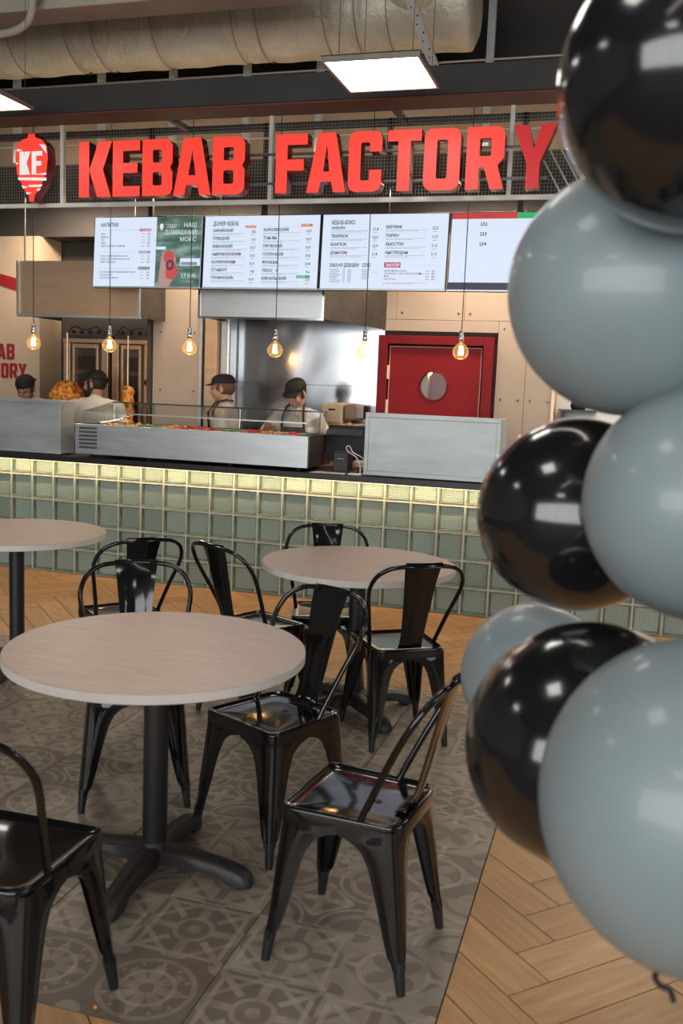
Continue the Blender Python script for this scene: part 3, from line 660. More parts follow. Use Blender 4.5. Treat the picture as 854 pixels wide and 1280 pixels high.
# ---- block glyphs for the sign and wall lettering (x in 0..w, y in 0..1)
def rr(x0, y0, x1, y1, r, corners='1111', n=4):
    out = []; cs = [((x0+r, y0+r), PI, corners[0], (x0, y0)), ((x1-r, y0+r), 1.5*PI, corners[1], (x1, y0)), ((x1-r, y1-r), 0, corners[2], (x1, y1)), ((x0+r, y1-r), PI/2, corners[3], (x0, y1))]
    for (cx_, cy_), a0, on, sharp in cs:
        if on == '1': out += [(cx_+r*math.cos(a0+PI/2*k/n), cy_+r*math.sin(a0+PI/2*k/n)) for k in range(n+1)]
        else: out.append(sharp)
    return out
def glyph(ch, w):
    s = 0.215; b = 0.185; R = 0.11; q = 0.05
    if ch == 'K': return [[(0, 0), (s, 0), (s, 1), (0, 1)], [(s, 0.49), (w-0.31, 0), (w-0.02, 0), (w-0.19, 0.5), (w, 1), (w-0.28, 1)]]
    if ch == 'E': return [[(0, 0), (w, 0), (w, b), (s, b), (s, 0.42), (w-0.05, 0.42), (w-0.05, 0.60), (s, 0.60), (s, 1-b), (w, 1-b), (w, 1), (0, 1)]]
    if ch == 'F': return [[(0, 0), (s, 0), (s, 0.38), (w-0.06, 0.38), (w-0.06, 0.57), (s, 0.57), (s, 1-b), (w, 1-b), (w, 1), (0, 1)]]
    if ch == 'T': return [[(w/2-s/2, 0), (w/2+s/2, 0), (w/2+s/2, 1-b), (w, 1-b), (w, 1), (0, 1), (0, 1-b), (w/2-s/2, 1-b)]]
    if ch == 'Y': return [[(w/2-s/2, 0), (w/2+s/2, 0), (w/2+s/2, 0.40), (w, 1), (w-0.25, 1), (w/2, 0.62), (0.25, 1), (0, 1), (w/2-s/2, 0.40)]]
    if ch == 'A': return [[(0, 0), (0.22, 0), (0.26, 0.18), (w-0.26, 0.18), (w-0.22, 0), (w, 0), (w-0.20, 1), (0.20, 1)], [(0.30, 0.35), (w/2, 0.80), (w-0.30, 0.35)][::-1]]
    if ch == 'B': return [[(0, 0), (w-0.13, 0), (w-0.05, 0.03), (w, 0.11), (w, 0.42), (w-0.05, 0.5), (w, 0.58), (w, 0.89), (w-0.05, 0.97), (w-0.13, 1), (0, 1)],
                          rr(s, b, w-s, 0.42, 0.03)[::-1], rr(s, 0.59, w-s, 1-b, 0.03)[::-1]]
    if ch == 'R': return [[(0, 0), (s, 0), (s, 0.36), (w-0.33, 0.36), (w-0.21, 0), (w+0.01, 0), (w-0.10, 0.38), (w, 0.50), (w, 0.88), (w-0.05, 0.97), (w-0.13, 1), (0, 1)], rr(s, 0.53, w-s, 1-b, 0.03)[::-1]]
    if ch == 'O': return [rr(0, 0, w, 1, 0.14), rr(s, b, w-s, 1-b, 0.04)[::-1]]
    if ch == 'C':
        return [[(0, 0.12), (0.04, 0.03), (0.13, 0), (w-0.13, 0), (w-0.04, 0.03), (w, 0.12), (w, 0.36), (w-s, 0.36), (w-s, b+0.02), (w-s-0.02, b), (s+0.02, b), (s, b+0.02), (s, 0.98-b), (s+0.02, 1-b), (w-s-0.02, 1-b), (w-s, 0.98-b), (w-s, 0.66), (w, 0.66), (w, 0.88), (w-0.04, 0.97), (w-0.13, 1), (0.13, 1), (0.04, 0.97), (0, 0.88)]]
def curve_mesh(loops, name, depth, bevel=0.0):
    """2-D outlines with holes -> solid in the XZ plane, front facing -Y at y=0, back at y=depth"""
    cu = bpy.data.curves.new(name, 'CURVE'); cu.dimensions = '2D'; cu.fill_mode = 'BOTH'; cu.extrude = depth/2; cu.bevel_depth = bevel; cu.bevel_resolution = 1
    for L in loops:
        sp_ = cu.splines.new('POLY'); sp_.points.add(len(L)-1); sp_.use_cyclic_u = True
        for i, (x, y) in enumerate(L): sp_.points[i].co = (x, y, 0, 1)
    o = bpy.data.objects.new(name, cu); C.objects.link(o)
    dg = bpy.context.evaluated_depsgraph_get(); me = bpy.data.meshes.new_from_object(o.evaluated_get(dg)); bpy.data.objects.remove(o); bpy.data.curves.remove(cu)
    me.transform(Matrix(((1, 0, 0, 0), (0, 0, -1, depth/2), (0, 1, 0, 0), (0, 0, 0, 1)))); me.materials.clear(); return me
def place_glyph(ch, x0, x1, z0, z1, yf, depth, mats, parent, name='letter', label=None, bevel=0.0):
    h = z1-z0; me = curve_mesh([[(x*h, y*h) for x, y in L] for L in glyph(ch, (x1-x0)/h)], name, depth, bevel)
    for m_ in mats: me.materials.append(m_)
    for p_ in me.polygons: p_.material_index = 0 if (p_.normal.y < -0.5 or len(mats) == 1) else 1
    o = bpy.data.objects.new(name, me); C.objects.link(o)
    r = parent
    while r.parent: r = r.parent
    L = r.location; o.parent = parent; o.location = (x0-L[0], yf-L[1], z0-L[2])
    if label: o['label'] = label
    return o
def wall_word(word, xr, z0, h):
    ww = {'K': .62, 'E': .55, 'B': .58, 'A': .66, 'F': .53, 'C': .57, 'T': .56, 'O': .58, 'R': .6, 'Y': .64}
    x = xr
    for ch in reversed(word):
        place_glyph(ch, x-ww[ch]*h*1.0, x, z0, z0+h, YB-0.034, 0.004, [M['redink']], wl, 'wall_letter'); x -= ww[ch]*h+0.012
wall_word('KEBAB', -5.885, 1.752, 0.155); wall_word('FACTORY', -5.745, 1.567, 0.15)

# ---------------------------------------------------------------- kitchen door, red, with porthole
t = thing('kitchen_door', 'dark red kitchen door with a round porthole in a wide red frame', 'door', (-1.62, 8.2, 0))
dx0, dx1, dz = -2.135, -1.125, 2.08
MB().box(dx0, dx0+0.085, 8.17, 8.30, 0, dz).build('frame_post', M['redframe'], t, bevel=0.004)
MB().box(dx1-0.085, dx1, 8.17, 8.30, 0, dz).build('frame_post', M['redframe'], t, bevel=0.004)
MB().box(dx0+0.085, dx1-0.085, 8.17, 8.30, dz-0.075, dz).build('frame_head', M['redframe'], t, bevel=0.004)
lx0, lx1, lz = dx0+0.105, dx1-0.105, dz-0.098
cxp, czp, rp = -1.632, 1.652, 0.122
n = 32; inner = [(cxp+rp*math.cos(2*PI*k/n), czp+rp*math.sin(2*PI*k/n)) for k in range(n)]
me = curve_mesh([[(lx0, 0.01), (lx1, 0.01), (lx1, lz), (lx0, lz)], inner[::-1]], 'door_leaf', 0.04)
me.materials.append(M['red']); o = bpy.data.objects.new('door_leaf', me); C.objects.link(o); o.parent = t; o.location = (1.62, 8.205-8.2, 0)
MB().box(lx0-0.006, lx0, 8.20, 8.25, 0, lz).box(lx1, lx1+0.006, 8.20, 8.25, 0, lz).box(lx0-0.006, lx1+0.006, 8.20, 8.25, lz, lz+0.006).build('light_edge_seal', M['cream'], t)
ri = MB(); ri.tube([(cxp+(rp+0.004)*math.cos(2*PI*k/n), 8.203, czp+(rp+0.004)*math.sin(2*PI*k/n)) for k in range(n)], 0.007, 6, closed=True); ri.build('porthole_ring', M['redframe'], t, smooth=True)
MB().lathe([(rp, 0), (rp, 0.004)], (cxp, 8.222, czp), 32, axis='y').build('porthole_glass', M['pane'], t)
MB().box(lx0-0.02, lx0+0.004, 8.185, 8.205, 1.70, 1.82).box(lx0-0.02, lx0+0.004, 8.185, 8.205, 1.40, 1.52).build('hinge', M['steelwarm'], t)
# what is seen through the porthole: a lit corridor shelf unit
o = MB().box(-1.82, -1.725, 8.40, 8.5, 1.3, 2.0).build('white_locker', M['white']); tag(o, 'white locker side seen through the left of the porthole', 'locker')
o = MB().ell((-1.71, 8.42, 1.77), (0.014, 0.014, 0.02), 10, 6).build('corridor_lamp', M['filament'], smooth=True); tag(o, 'tiny warm lamp seen through the top of the porthole', 'lamp')
struct('wall_corridor', MB().box(-2.2, -1.1, 8.60, 8.615, 0, 2.3), M['redframe'])
o = MB().box(-1.62, -1.56, 8.38, 8.45, 1.3, 1.78).box(-1.56, -1.50, 8.40, 8.46, 1.68, 1.8).build('wall_fitting', M['redink']); tag(o, 'red wall fitting seen in the middle of the porthole', 'fitting')

# ---------------------------------------------------------------- hoods
t = thing('extractor_hood', 'steel extractor hood above the kebab grills', 'hood', (-4.67, 7.7, 2.13))
MB().box(-5.34, -4.12, 7.52, 7.53, 2.14, 2.62).build('front_sheet', M['steelwarm'], t)
MB().box(-4.13, -4.12, 7.53, 8.0, 2.14, 2.62).build('side_sheet', M['steeldark'], t)
MB().box(-5.34, -4.13, 7.53, 8.2, 2.60, 2.62).box(-5.34, -5.33, 7.53, 8.2, 2.14, 2.60).build('top_sheet', M['steeldark'], t)
MB().box(-5.35, -4.11, 7.505, 7.535, 2.128, 2.15).box(-5.35, -5.33, 7.50, 7.53, 2.15, 2.62).box(-4.135, -4.115, 7.50, 7.53, 2.15, 2.62).build('edge_trim', M['steel'], t)
MB().tube([(-5.30, 7.56, 2.62), (-5.30, 7.56, 3.4)], 0.008).tube([(-4.2, 7.56, 2.62), (-4.2, 7.56, 3.4)], 0.008).build('hanger_rod', M['steeldark'], t)
t = thing('extractor_hood', 'steel extractor hood in front of the stainless wall, under the menu screens', 'hood', (-3.0, 7.8, 2.14))
MB().box(-3.545, -2.44, 7.505, 7.515, 2.155, 2.62).build('front_sheet', M['steel'], t)
MB().hexa([(-2.44, 7.515, 2.155), (-2.43, 7.515, 2.155), (-2.09, 8.23, 2.13), (-2.10, 8.23, 2.13), (-2.44, 7.515, 2.62), (-2.43, 7.515, 2.62), (-2.09, 8.23, 2.62), (-2.10, 8.23, 2.62)]).build('side_sheet', M['steeldark'], t)
MB().box(-3.55, -2.44, 7.515, 8.22, 2.60, 2.62).box(-3.55, -3.545, 7.51, 8.22, 2.155, 2.62).build('top_sheet', M['steeldark'], t)
MB().box(-3.555, -2.43, 7.495, 7.52, 2.143, 2.16).box(-3.555, -3.535, 7.495, 7.515, 2.16, 2.62).box(-2.45, -2.43, 7.495, 7.515, 2.16, 2.62).build('edge_trim', M['chrome'], t)
MB().tube([(-3.4, 7.56, 2.62), (-3.4, 7.56, 3.4)], 0.008).tube([(-2.6, 7.56, 2.62), (-2.6, 7.56, 3.4)], 0.008).build('hanger_rod', M['steeldark'], t)

# ---------------------------------------------------------------- kebab grills and meat spits
def grill(x0, x1, label):
    t = thing('kebab_grill', label, 'grill', ((x0+x1)/2, 8.3, 0))
    y0 = 8.04
    MB().box(x0, x1, y0+0.03, 8.56, 0.3, 2.0).build('rear_casing', M['steeldark'], t)
    MB().box(x0, x1, 7.92, 8.56, 0.25, 0.92).build('lower_cabinet', M['steelwarm'], t, bevel=0.004)
    for a in (x0, x1-0.07): MB().box(a, a+0.07, y0-0.02, y0+0.03, 0.92, 1.93).build('upright', M['steelwarm'], t, bevel=0.004)
    MB().box(x0, x1, y0-0.03, y0+0.03, 1.93, 1.97).build('top_rail', M['steelwarm'], t, bevel=0.004)
    MB().box(x0+0.10, x0+0.125, y0-0.03, y0+0.03, 0.93, 1.92).box(x1-0.125, x1-0.10, y0-0.03, y0+0.03, 0.93, 1.92).box(x0+0.125, x1-0.125, y0-0.03, y0+0.03, 1.88, 1.92).build('door_frame', M['steelwarm'], t, bevel=0.003)
    g = MB()
    for k in range(5): z = 1.0+k*0.17; g.box(x0+0.14, x1-0.14, y0+0.01, y0+0.028, z, z+0.13)
    g.build('burner_grid', mat('dark_red_burner', (0.035, 0.010, 0.008), 0.5), t)
    MB().tube(bezier([(x0+0.02, y0, 2.0), (x0+0.12, y0-0.03, 2.08), ((x0+x1)/2, y0-0.02, 2.05), (x1-0.12, y0-0.03, 2.08), (x1-0.02, y0, 2.0)], 5), 0.006, 6).build('gas_pipe', M['steeldark'], t, smooth=True)
    for k in range(4): MB().lathe([(0.018, 0), (0.014, -0.03)], (x0+0.12+k*0.09, y0-0.03, 2.03), 8, axis='y').build('gas_tap', M['castiron'], t)
    MB().lathe([(0.035, 0), (0.03, -0.02)], (x1-0.03, y0-0.02, 1.58), 12, axis='y').build('knob', M['plastic'], t)
    MB().box(x0+0.04, x1-0.04, 7.44 if x0 < -5 else 7.78, 8.0, 0.92, 0.94).build('drip_tray', M['steel'], t)
grill(-5.20, -4.72, 'kebab grill with dark red burners behind the large meat cone')
grill(-4.68, -4.27, 'kebab grill with dark red burners behind the small meat cone')
def spit(x, y, z0, z1, r, rod, label, prof):
    t = thing('kebab_spit', label, 'meat spit', (x, y, 0.94))
    MB().tube([(x, y, 0.94), (x, y, rod)], 0.009, 8).build('rod', M['steelwarm'], t)
    mb = MB(); seg, n = 30, 22; vs = []; fs = []
    rnd = random.Random(3)
    for i in range(n+1):
        u = i/n
        for k in range(seg):
            a = 2*PI*k/seg; rad = r*prof(u)*(1+0.10*math.sin(7*a+u*19)*math.sin(u*37+2*a)+rnd.uniform(-0.05, 0.05))
            vs.append((x+rad*math.cos(a), y+rad*math.sin(a), z0+(z1-z0)*u))
    for i in range(n):
        for k in range(seg): fs.append((i*seg+k, i*seg+(k+1) % seg, (i+1)*seg+(k+1) % seg, (i+1)*seg+k))
    mb.add(vs, fs); mb.build('meat', M['meat'], t, smooth=True, angle=80)
    return t
spit(-4.90, 7.62, 1.02, 1.575, 0.158, 2.0, 'large rounded cone of orange grilled meat on an upright spit', lambda u: 0.02+max(0.0, (1-abs(2*max(u, .0)-1.25)**2.6))**0.5 if False else (max(0.0, 1-((u-0.66)/0.345)**2)**0.5 if u > 0.66 else 0.45+0.55*(u/0.66) if u > 0.02 else 0.2))
sp2 = spit(-4.43, 8.0-0.12, 1.08, 1.545, 0.062, 2.0, 'small narrow stack of grilled meat on an upright spit behind the bearded cook', lambda u: (0.9+0.12*math.sin(u*30)) if 0.03 < u < 0.97 else 0.3)

# ---------------------------------------------------------------- white wall beyond the board wall (right)
struct('wall_right_white', MB().box(-0.60, 3.2, 8.5, 8.60, 0, 2.95), M['white'])
struct('trim_4', MB().box(-0.62, -0.595, YB-0.02, 8.6, 0, 2.95), M['steelwarm'])
t = thing('wall_shelf', 'thin dark shelf on the white wall right of the beige boards', 'shelf', (-0.45, 8.4, 1.42))
MB().box(-0.56, -0.25, 8.25, 8.5, 1.485, 1.50).build('shelf_board', M['plastic'], t); MB().box(-0.54, -0.52, 8.27, 8.5, 1.43, 1.485).build('bracket', M['plastic'], t)
o = MB().lathe([(0.055, 1.50), (0.07, 1.53), (0.06, 1.575), (0.02, 1.60)], (-0.40, 8.38, 0), 16).build('dark_bowl', M['plastic'], smooth=True); tag(o, 'dark rounded bowl on the thin shelf', 'bowl')

# ---------------------------------------------------------------- menu screens
FONT_SCALE = 1.0
def text_mesh(s, size, align='LEFT', bold=0.0):
    cu = bpy.data.curves.new('print', 'FONT'); cu.body = s; cu.size = size; cu.align_x = align; cu.resolution_u = 1; cu.offset = bold
    o = bpy.data.objects.new('print', cu); C.objects.link(o); dg = bpy.context.evaluated_depsgraph_get()
    me = bpy.data.meshes.new_from_object(o.evaluated_get(dg)); bpy.data.objects.remove(o); bpy.data.curves.remove(cu)
    return me
class Print:
    """flat printing on a panel, gathered per colour in panel units (u right, v up)"""
    def __init__(s): s.d = {}
    def mb(s, m): return s.d.setdefault(m, MB())
    def rect(s, m, u0, v0, u1, v1, lay=0): s.mb(m).add([(u0, -0.0006*lay, v0), (u1, -0.0006*lay, v0), (u1, -0.0006*lay, v1), (u0, -0.0006*lay, v1)], [(0, 1, 2, 3)])
    def poly(s, m, pts, lay=0): s.mb(m).add([(u, -0.0006*lay, v) for u, v in pts], [tuple(range(len(pts)))])
    def text(s, m, u, v, t, size, align='LEFT', bold=0.0, lay=0, sx=1.0):
        me = text_mesh(t, size, align, bold)
        s.mb(m).add([(u+q.co.x*sx, -0.0006*lay, v+q.co.y) for q in me.vertices], [tuple(p.vertices) for p in me.polygons]); bpy.data.meshes.remove(me)
    def lines(s, m, u, v, width, n=2, h=0.0032, gap=0.009):
        for k in range(n):
            x = u; end = u+width*(1 if k < n-1 else random.uniform(0.45, 0.9))
            while x < end: l = random.uniform(0.012, 0.04); s.rect(m, x, v-k*gap-h, min(end, x+l), v-k*gap, 1); x += l+0.005
    def build(s, parent, tilt):
        for m_, mb in s.d.items():
            o = MB(); o.v = [tuple(tilt @ Vector(p)) for p in mb.v]; o.f = mb.f; o.mi = mb.mi
            o.build('screen_print', M[m_], parent, local=True)
TILT = Matrix.Rotation(math.radians(-3.5), 3, 'X')
def screen(x0, x1, label, W, zc=2.655, H=0.565):
    w_ = x1-x0
    t = thing('menu_screen', label, 'screen', ((x0+x1)/2, 7.24, zc), 0, 'screens hanging above the counter')
    def lb(name, m_, *a, **k):
        b = MB().box(*a); b.v = [tuple(TILT @ Vector(p)) for p in b.v]; return b.build(name, m_, t, local=True, **k)
    lb('casing', M['screenbody'], -w_/2, w_/2, 0.0, 0.05, -H/2-0.012, H/2+0.008, bevel=0.002)
    lb('lower_bezel', M['steel'], -w_/2, w_/2, -0.002, 0.004, -H/2-0.012, -H/2-0.002)
    lb('glowing_panel', M['scr'], -w_/2+0.008, w_/2-0.008, -0.004, 0.0, -H/2+0.0, H/2)
    MB().box(-0.02, 0.02, 0.05, 0.08, 0.1, 1.0).box(-0.06, 0.06, 0.045, 0.06, -0.1, 0.12).build('mount', M['plastic'], t, local=True)
    P = Print(); W(P, -w_/2+0.008, w_/2-0.008, -H/2, H/2)
    tl = TILT.copy()
    for m_, mb in P.d.items():
        o = MB(); o.v = [tuple(tl @ Vector((p[0], p[1]-0.0048, p[2]))) for p in mb.v]; o.f = mb.f; o.mi = mb.mi
        o.build('screen_print', M[m_], t, local=True)
    return t
def scr_drinks(P, l, r, b, tp):
    m_ = l+(r-l)*0.585
    P.text('inkdark', l+0.055, tp-0.075, 'НАПИТКИ', 0.042, bold=0.0012, sx=0.8)
    rows = [['PEPSI', 'MIRINDA', '7UP', 'КВАС', 'ПИВО ЛИДСКОЕ PREMIUM'], ['ВОДА ГАЗИРОВАННАЯ AURA', 'ВОДА НЕГАЗИРОВАННАЯ AURA', 'ПИВО ЛИДСКОЕ'], ['НАТУРАЛЬНЫЙ КЛЮКВЕННЫЙ МОРС', 'СОК ЯБЛОКО', 'СОК МУЛЬТИФРУКТ']]
    pr = [['3,5', '3,5', '3,5', '4,9', '4,9'], ['1,5', '1,5', '4,7'], ['3,5', '1,8', '1,8']]
    v = tp-0.105; tagc = ['inkpink', 'inkgrey', 'inkdark']; tagt = ['ХОЛОДНЫЕ', 'НАПИТКИ', 'БЕЗ САХАРА']
    for i, (rs, ps) in enumerate(zip(rows, pr)):
        P.rect('inkgrey', l+0.055, v, m_-0.05, v+0.0012); P.rect(tagc[i], m_-0.155, v-0.010, m_-0.05, v+0.012, 1); P.text('inkwhite', m_-0.148, v-0.005, tagt[i], 0.016, lay=2, bold=0.0004)
        vv = v-0.038
        for a, q in zip(rs, ps):
            P.text('inkdark', l+0.06, vv, a, 0.0195, bold=0.0002, lay=1, sx=0.92); P.text('inkdark', m_-0.055, vv, q, 0.021, 'RIGHT', 0.0005, lay=1); P.rect('inkgrey', m_-0.135, vv+0.005, m_-0.105, vv+0.009, 1); vv -= 0.0245
        v = vv-0.02
    P.rect('scrgreen', m_, b, r, tp, 1)
    cx_ = (m_+r)/2
    P.text('inkwhite', r-0.045, tp-0.085, 'НАШ', 0.050, 'RIGHT', lay=3); P.text('inkwhite', r-0.045, tp-0.142, 'ДОМАШНИЙ', 0.050, 'RIGHT', lay=3, sx=0.92); P.text('inkwhite', r-0.045, tp-0.198, 'МОРС', 0.050, 'RIGHT', lay=3)
    P.poly('inkwhite', [(m_+0.03, tp-0.06), (m_+0.045, tp-0.053), (m_+0.06, tp-0.06), (m_+0.062, tp-0.085), (m_+0.045, tp-0.115), (m_+0.029, tp-0.085)], 3)
    P.rect('inkwhite', m_+0.085, tp-0.062, m_+0.18, tp-0.060, 3); P.rect('inkwhite', m_+0.085, tp-0.089, m_+0.18, tp-0.087, 3); P.text('inkwhite', m_+0.095, tp-0.081, 'НОВИНКА', 0.017, lay=3)
    P.rect('scr', cx_+0.02, b+0.17, r-0.005, b+0.23, 2); P.rect('inkgrey', cx_+0.03, b+0.175, r-0.03, b+0.20, 3); P.rect('scr', m_+0.004, b+0.30, m_+0.09, b+0.325, 2)
    P.poly('inkskin', [(m_+0.03, b), (m_+0.13, b), (m_+0.19, b+0.10), (m_+0.185, b+0.23), (m_+0.16, b+0.29), (m_+0.06, b+0.28), (m_+0.045, b+0.18)], 3)
    P.poly('inkcup', [(m_+0.10, b+0.075), (m_+0.15, b+0.055), (m_+0.195, b+0.08), (m_+0.21, b+0.12), (m_+0.175, b+0.20), (m_+0.165, b+0.275), (m_+0.12, b+0.295), (m_+0.075, b+0.27), (m_+0.075, b+0.23), (m_+0.10, b+0.18)], 4)
    rg = [(m_+0.135+0.036*math.cos(a), b+0.175+0.042*math.sin(a)) for a in [2*PI*k/16 for k in range(16)]]; P.poly('inkdark', rg, 5)
    P.poly('inkcup', [(m_+0.135+0.019*math.cos(a), b+0.175+0.025*math.sin(a)) for a in [2*PI*k/12 for k in range(12)]], 6)
    P.text('inkwhite', r-0.03, b+0.075, '3,5 руб.', 0.046, 'RIGHT', lay=5, sx=0.9); P.text('inkwhite', r-0.06, b+0.035, '300 мл', 0.018, 'RIGHT', lay=5)
def dish_cols(P, l, u0, u1, v, items, step, n=2, size=0.030):
    for nm, pr in items:
        P.text('inkdark', u0, v, nm, size, bold=0.0011, lay=1, sx=0.92); P.text('inkdark', u1, v-0.012, pr, size*1.05, 'RIGHT', 0.0008, lay=1, sx=0.85)
        P.rect('inkgrey', u1-0.04, v-0.030, u1-0.008, v-0.026, 1); P.lines('inkgrey', u0, v-0.012, (u1-u0)*0.78, n); P.rect('inkgrey', u0, v-0.012-n*0.010-0.006, u1-0.09, v-0.012-n*0.010-0.0052, 1)
        v -= step
def disc(P, m_, u, v, r, lay=1): P.poly(m_, [(u+r*math.cos(2*PI*k/10), v+r*math.sin(2*PI*k/10)) for k in range(10)], lay)
def scr_doner(P, l, r, b, tp):
    W_ = r-l; c = l+W_/2
    P.text('inkdark', l+0.07, tp-0.075, 'ДОНЕР КЕБАБ', 0.044, bold=0.0012, sx=0.72)
    P.rect('inkgrey', l+0.07, tp-0.088, c-0.05, tp-0.087); P.rect('inkgrey', c+0.02, tp-0.088, r-0.06, tp-0.087)
    P.rect('inkorange', c-0.135, tp-0.096, c-0.045, tp-0.076, 1); P.text('inkwhite', c-0.13, tp-0.091, 'С МЯСОМ', 0.016, lay=2); P.rect('inkorange', r-0.155, tp-0.090, r-0.06, tp-0.068, 1); P.text('inkwhite', r-0.15, tp-0.084, 'ОСТРЫЕ', 0.016, lay=2)
    dish_cols(P, l, l+0.07, c-0.045, tp-0.125, [('СИРИЙСКИЙ', '8.5'), ('ТУРЕЦКИЙ', '9.7'), ('ЛИВАНСКИЙ', '10.7'), ('АМЕРИКАНСКИЙ', '10.3'), ('КАЛИФОРНИЯ', '10.9'), ('СТАМБУЛ', '9.8'), ('ГРУЗИНСКИЙ', '10.9')], 0.0625)
    dish_cols(P, l, c+0.02, r-0.065, tp-0.122, [('КОРОЛЕВСКИЙ', '16.9'), ('ТОМ ЯМ', '10.9'), ('ГРЕЧЕСКИЙ', '10.9'), ('ГОЛЛАНДИЯ', '10.5'), ('ФРАНЦИЯ', '10.4'), ('ТЕХАС', '9.6'), ('ИЗРАИЛЬСКИЙ', '7.9')], 0.0635)
    disc(P, 'inkpink', l+0.315, tp-0.302, 0.011); disc(P, 'inkpink', l+0.27, tp-0.365, 0.011); disc(P, 'inkorange', c+0.15, tp-0.43, 0.010); disc(P, 'inkorange', l+0.26, tp-0.49, 0.009)
    P.rect('inkgreen', r-0.175, tp-0.49, r-0.06, tp-0.468, 2); P.text('inkwhite', r-0.17, tp-0.485, 'БЕЗ МЯСА', 0.015, lay=3)
def scr_box(P, l, r, b, tp):
    c = l+(r-l)/2
    P.text('inkdark', l+0.07, tp-0.075, 'КЕБАБ-БОКС', 0.042, bold=0.0012, sx=0.72)
    dish_cols(P, l, l+0.07, c-0.045, tp-0.112, [('АНКАРА', '11.8'), ('ТБИЛИСИ', '12.9'), ('БАНГКОК', '12.9'), ('ДАМАСК', '11.8')], 0.063)
    dish_cols(P, l, c+0.015, r-0.075, tp-0.108, [('БЕРЛИН', '12.3'), ('ПАРИЖ', '11.9'), ('ХЬЮСТОН', '11.6'), ('АМСТЕРДАМ', '11.9')], 0.0645)
    disc(P, 'inkorange', l+0.20, tp-0.292, 0.011); disc(P, 'inkorange', c+0.13, tp-0.098, 0.011)
    P.text('inkdark', l+0.07, tp-0.40, 'ЗАКАЖИ ДОБАВКИ', 0.038, bold=0.0012, sx=0.66); P.text('inkdark', l+0.335, tp-0.40, 'СОУС', 0.038, bold=0.0012, sx=0.66)
    for k in range(8):
        v = tp-0.418-k*0.0135; P.rect('inkgrey', l+0.075, v-0.005, l+0.075+random.uniform(0.05, 0.09), v, 1); P.rect('inkgrey', l+0.18, v-0.005, l+0.20, v, 1); P.rect('inkgrey', l+0.22, v-0.005, l+0.25, v, 1)
        if k < 6: P.rect('inkgrey', l+0.335, v-0.005, l+0.335+random.uniform(0.04, 0.07), v, 1)
    P.text('inkgrey', l+0.43, tp-0.45, '1.5', 0.022, lay=1)
    P.rect('inkpink', c+0.015, tp-0.405, c+0.145, tp-0.365, 1); P.text('inkwhite', c+0.028, tp-0.397, 'ЗАКУСКИ', 0.032, bold=0.001, lay=2, sx=0.72)
    P.rect('inkgrey', c+0.145, tp-0.384, r-0.06, tp-0.383); P.rect('inkgrey', r-0.061, tp-0.50, r-0.06, tp-0.383)
    for k, (nm, pr) in enumerate([('КАРТОФЕЛЬ и СЫРА', '6,9'), ('ТОСТАДОС С СОУСОМ ХАЛАПЕНЬО', '4,7'), ('ФРИ', '4,9'), ('НАГГЕТСЫ', '4,9')]):
        v = tp-0.436-k*0.0205; P.text('inkdark', c+0.018, v, nm, 0.0185, bold=0.0002, lay=1, sx=0.92); P.text('inkdark', r-0.08, v, pr, 0.021, 'RIGHT', 0.0005, lay=1); P.rect('inkgrey', r-0.155, v+0.004, r-0.125, v+0.009, 1)
    disc(P, 'inkorange', c+0.30, tp-0.45, 0.010); P.rect('inkred', c+0.018, tp-0.535, c+0.020, tp-0.515, 1); P.lines('inkred', c+0.03, tp-0.518, 0.33, 2, 0.0025, 0.009)
def scr_orders(P, l, r, b, tp):
    P.rect('inkred', l, tp-0.045, l+0.485, tp, 1); P.rect('inkgreen', l+0.485, tp-0.045, r, tp, 1); P.text('inkdark', l+0.20, tp-0.031, 'ГОТОВИТСЯ', 0.018, lay=2)
    P.rect('inkdark', l, b, r, b+0.052, 1)
    for k, s_ in enumerate(('232', '233', '234')): P.text('inkdark', l+0.215, tp-0.095-k*0.073, s_, 0.036, bold=0.001, lay=1)
screen(-4.405, -3.405, 'leftmost lit menu screen: drinks list and a hand holding a red cup', scr_drinks)
screen(-3.395, -2.400, 'lit menu screen listing doner kebabs in two columns, second from the left', scr_doner)
screen(-2.390, -1.383, 'lit menu screen listing kebab boxes with a pink snacks heading', scr_box)
screen(-1.373, -0.366, 'order display screen with red and green bars and order numbers', scr_orders)

# ---------------------------------------------------------------- sign frame (truss) with mesh
ZR0, ZR1 = 2.972, 3.602
tr = thing('sign_frame', 'pale grey tube frame with wire mesh carrying the red shop letters', 'frame', (-2.6, 6.9, 2.95))
xa, xb = -6.26, 0.90
for z, nm in ((ZR0, 'bottom_rail'), (ZR1+0.012, 'top_rail')): MB().box(xa, xb, 6.885, 6.915, z-0.015, z+0.015).build(nm, M['truss'], tr)
posts = [-6.265+1.785*k for k in range(5)]
for x in posts: MB().box(x-0.015, x+0.015, 6.88, 6.92, ZR0, 3.70).build('post', M['truss'], tr)
for x in posts[:-1]:
    for q in (0.595, 1.19): MB().box(x+q-0.009, x+q+0.009, 6.89, 6.91, ZR1, 3.68).build('short_post', M['truss'], tr)
wm = MB(); x = xa
while x < xb: wm.box(x, x+0.0016, 6.905, 6.9066, ZR0+0.015, ZR1); x += 0.024
z = ZR0+0.02
while z < ZR1: wm.box(xa, xb, 6.9035, 6.905, z, z+0.0016); z += 0.024
o = wm.build('wire_mesh', M['wire'], tr); o['kind'] = 'stuff'
MB().box(xa, xb, 6.93, 6.945, 3.44, 3.447).build('stay_rail', M['truss'], tr)

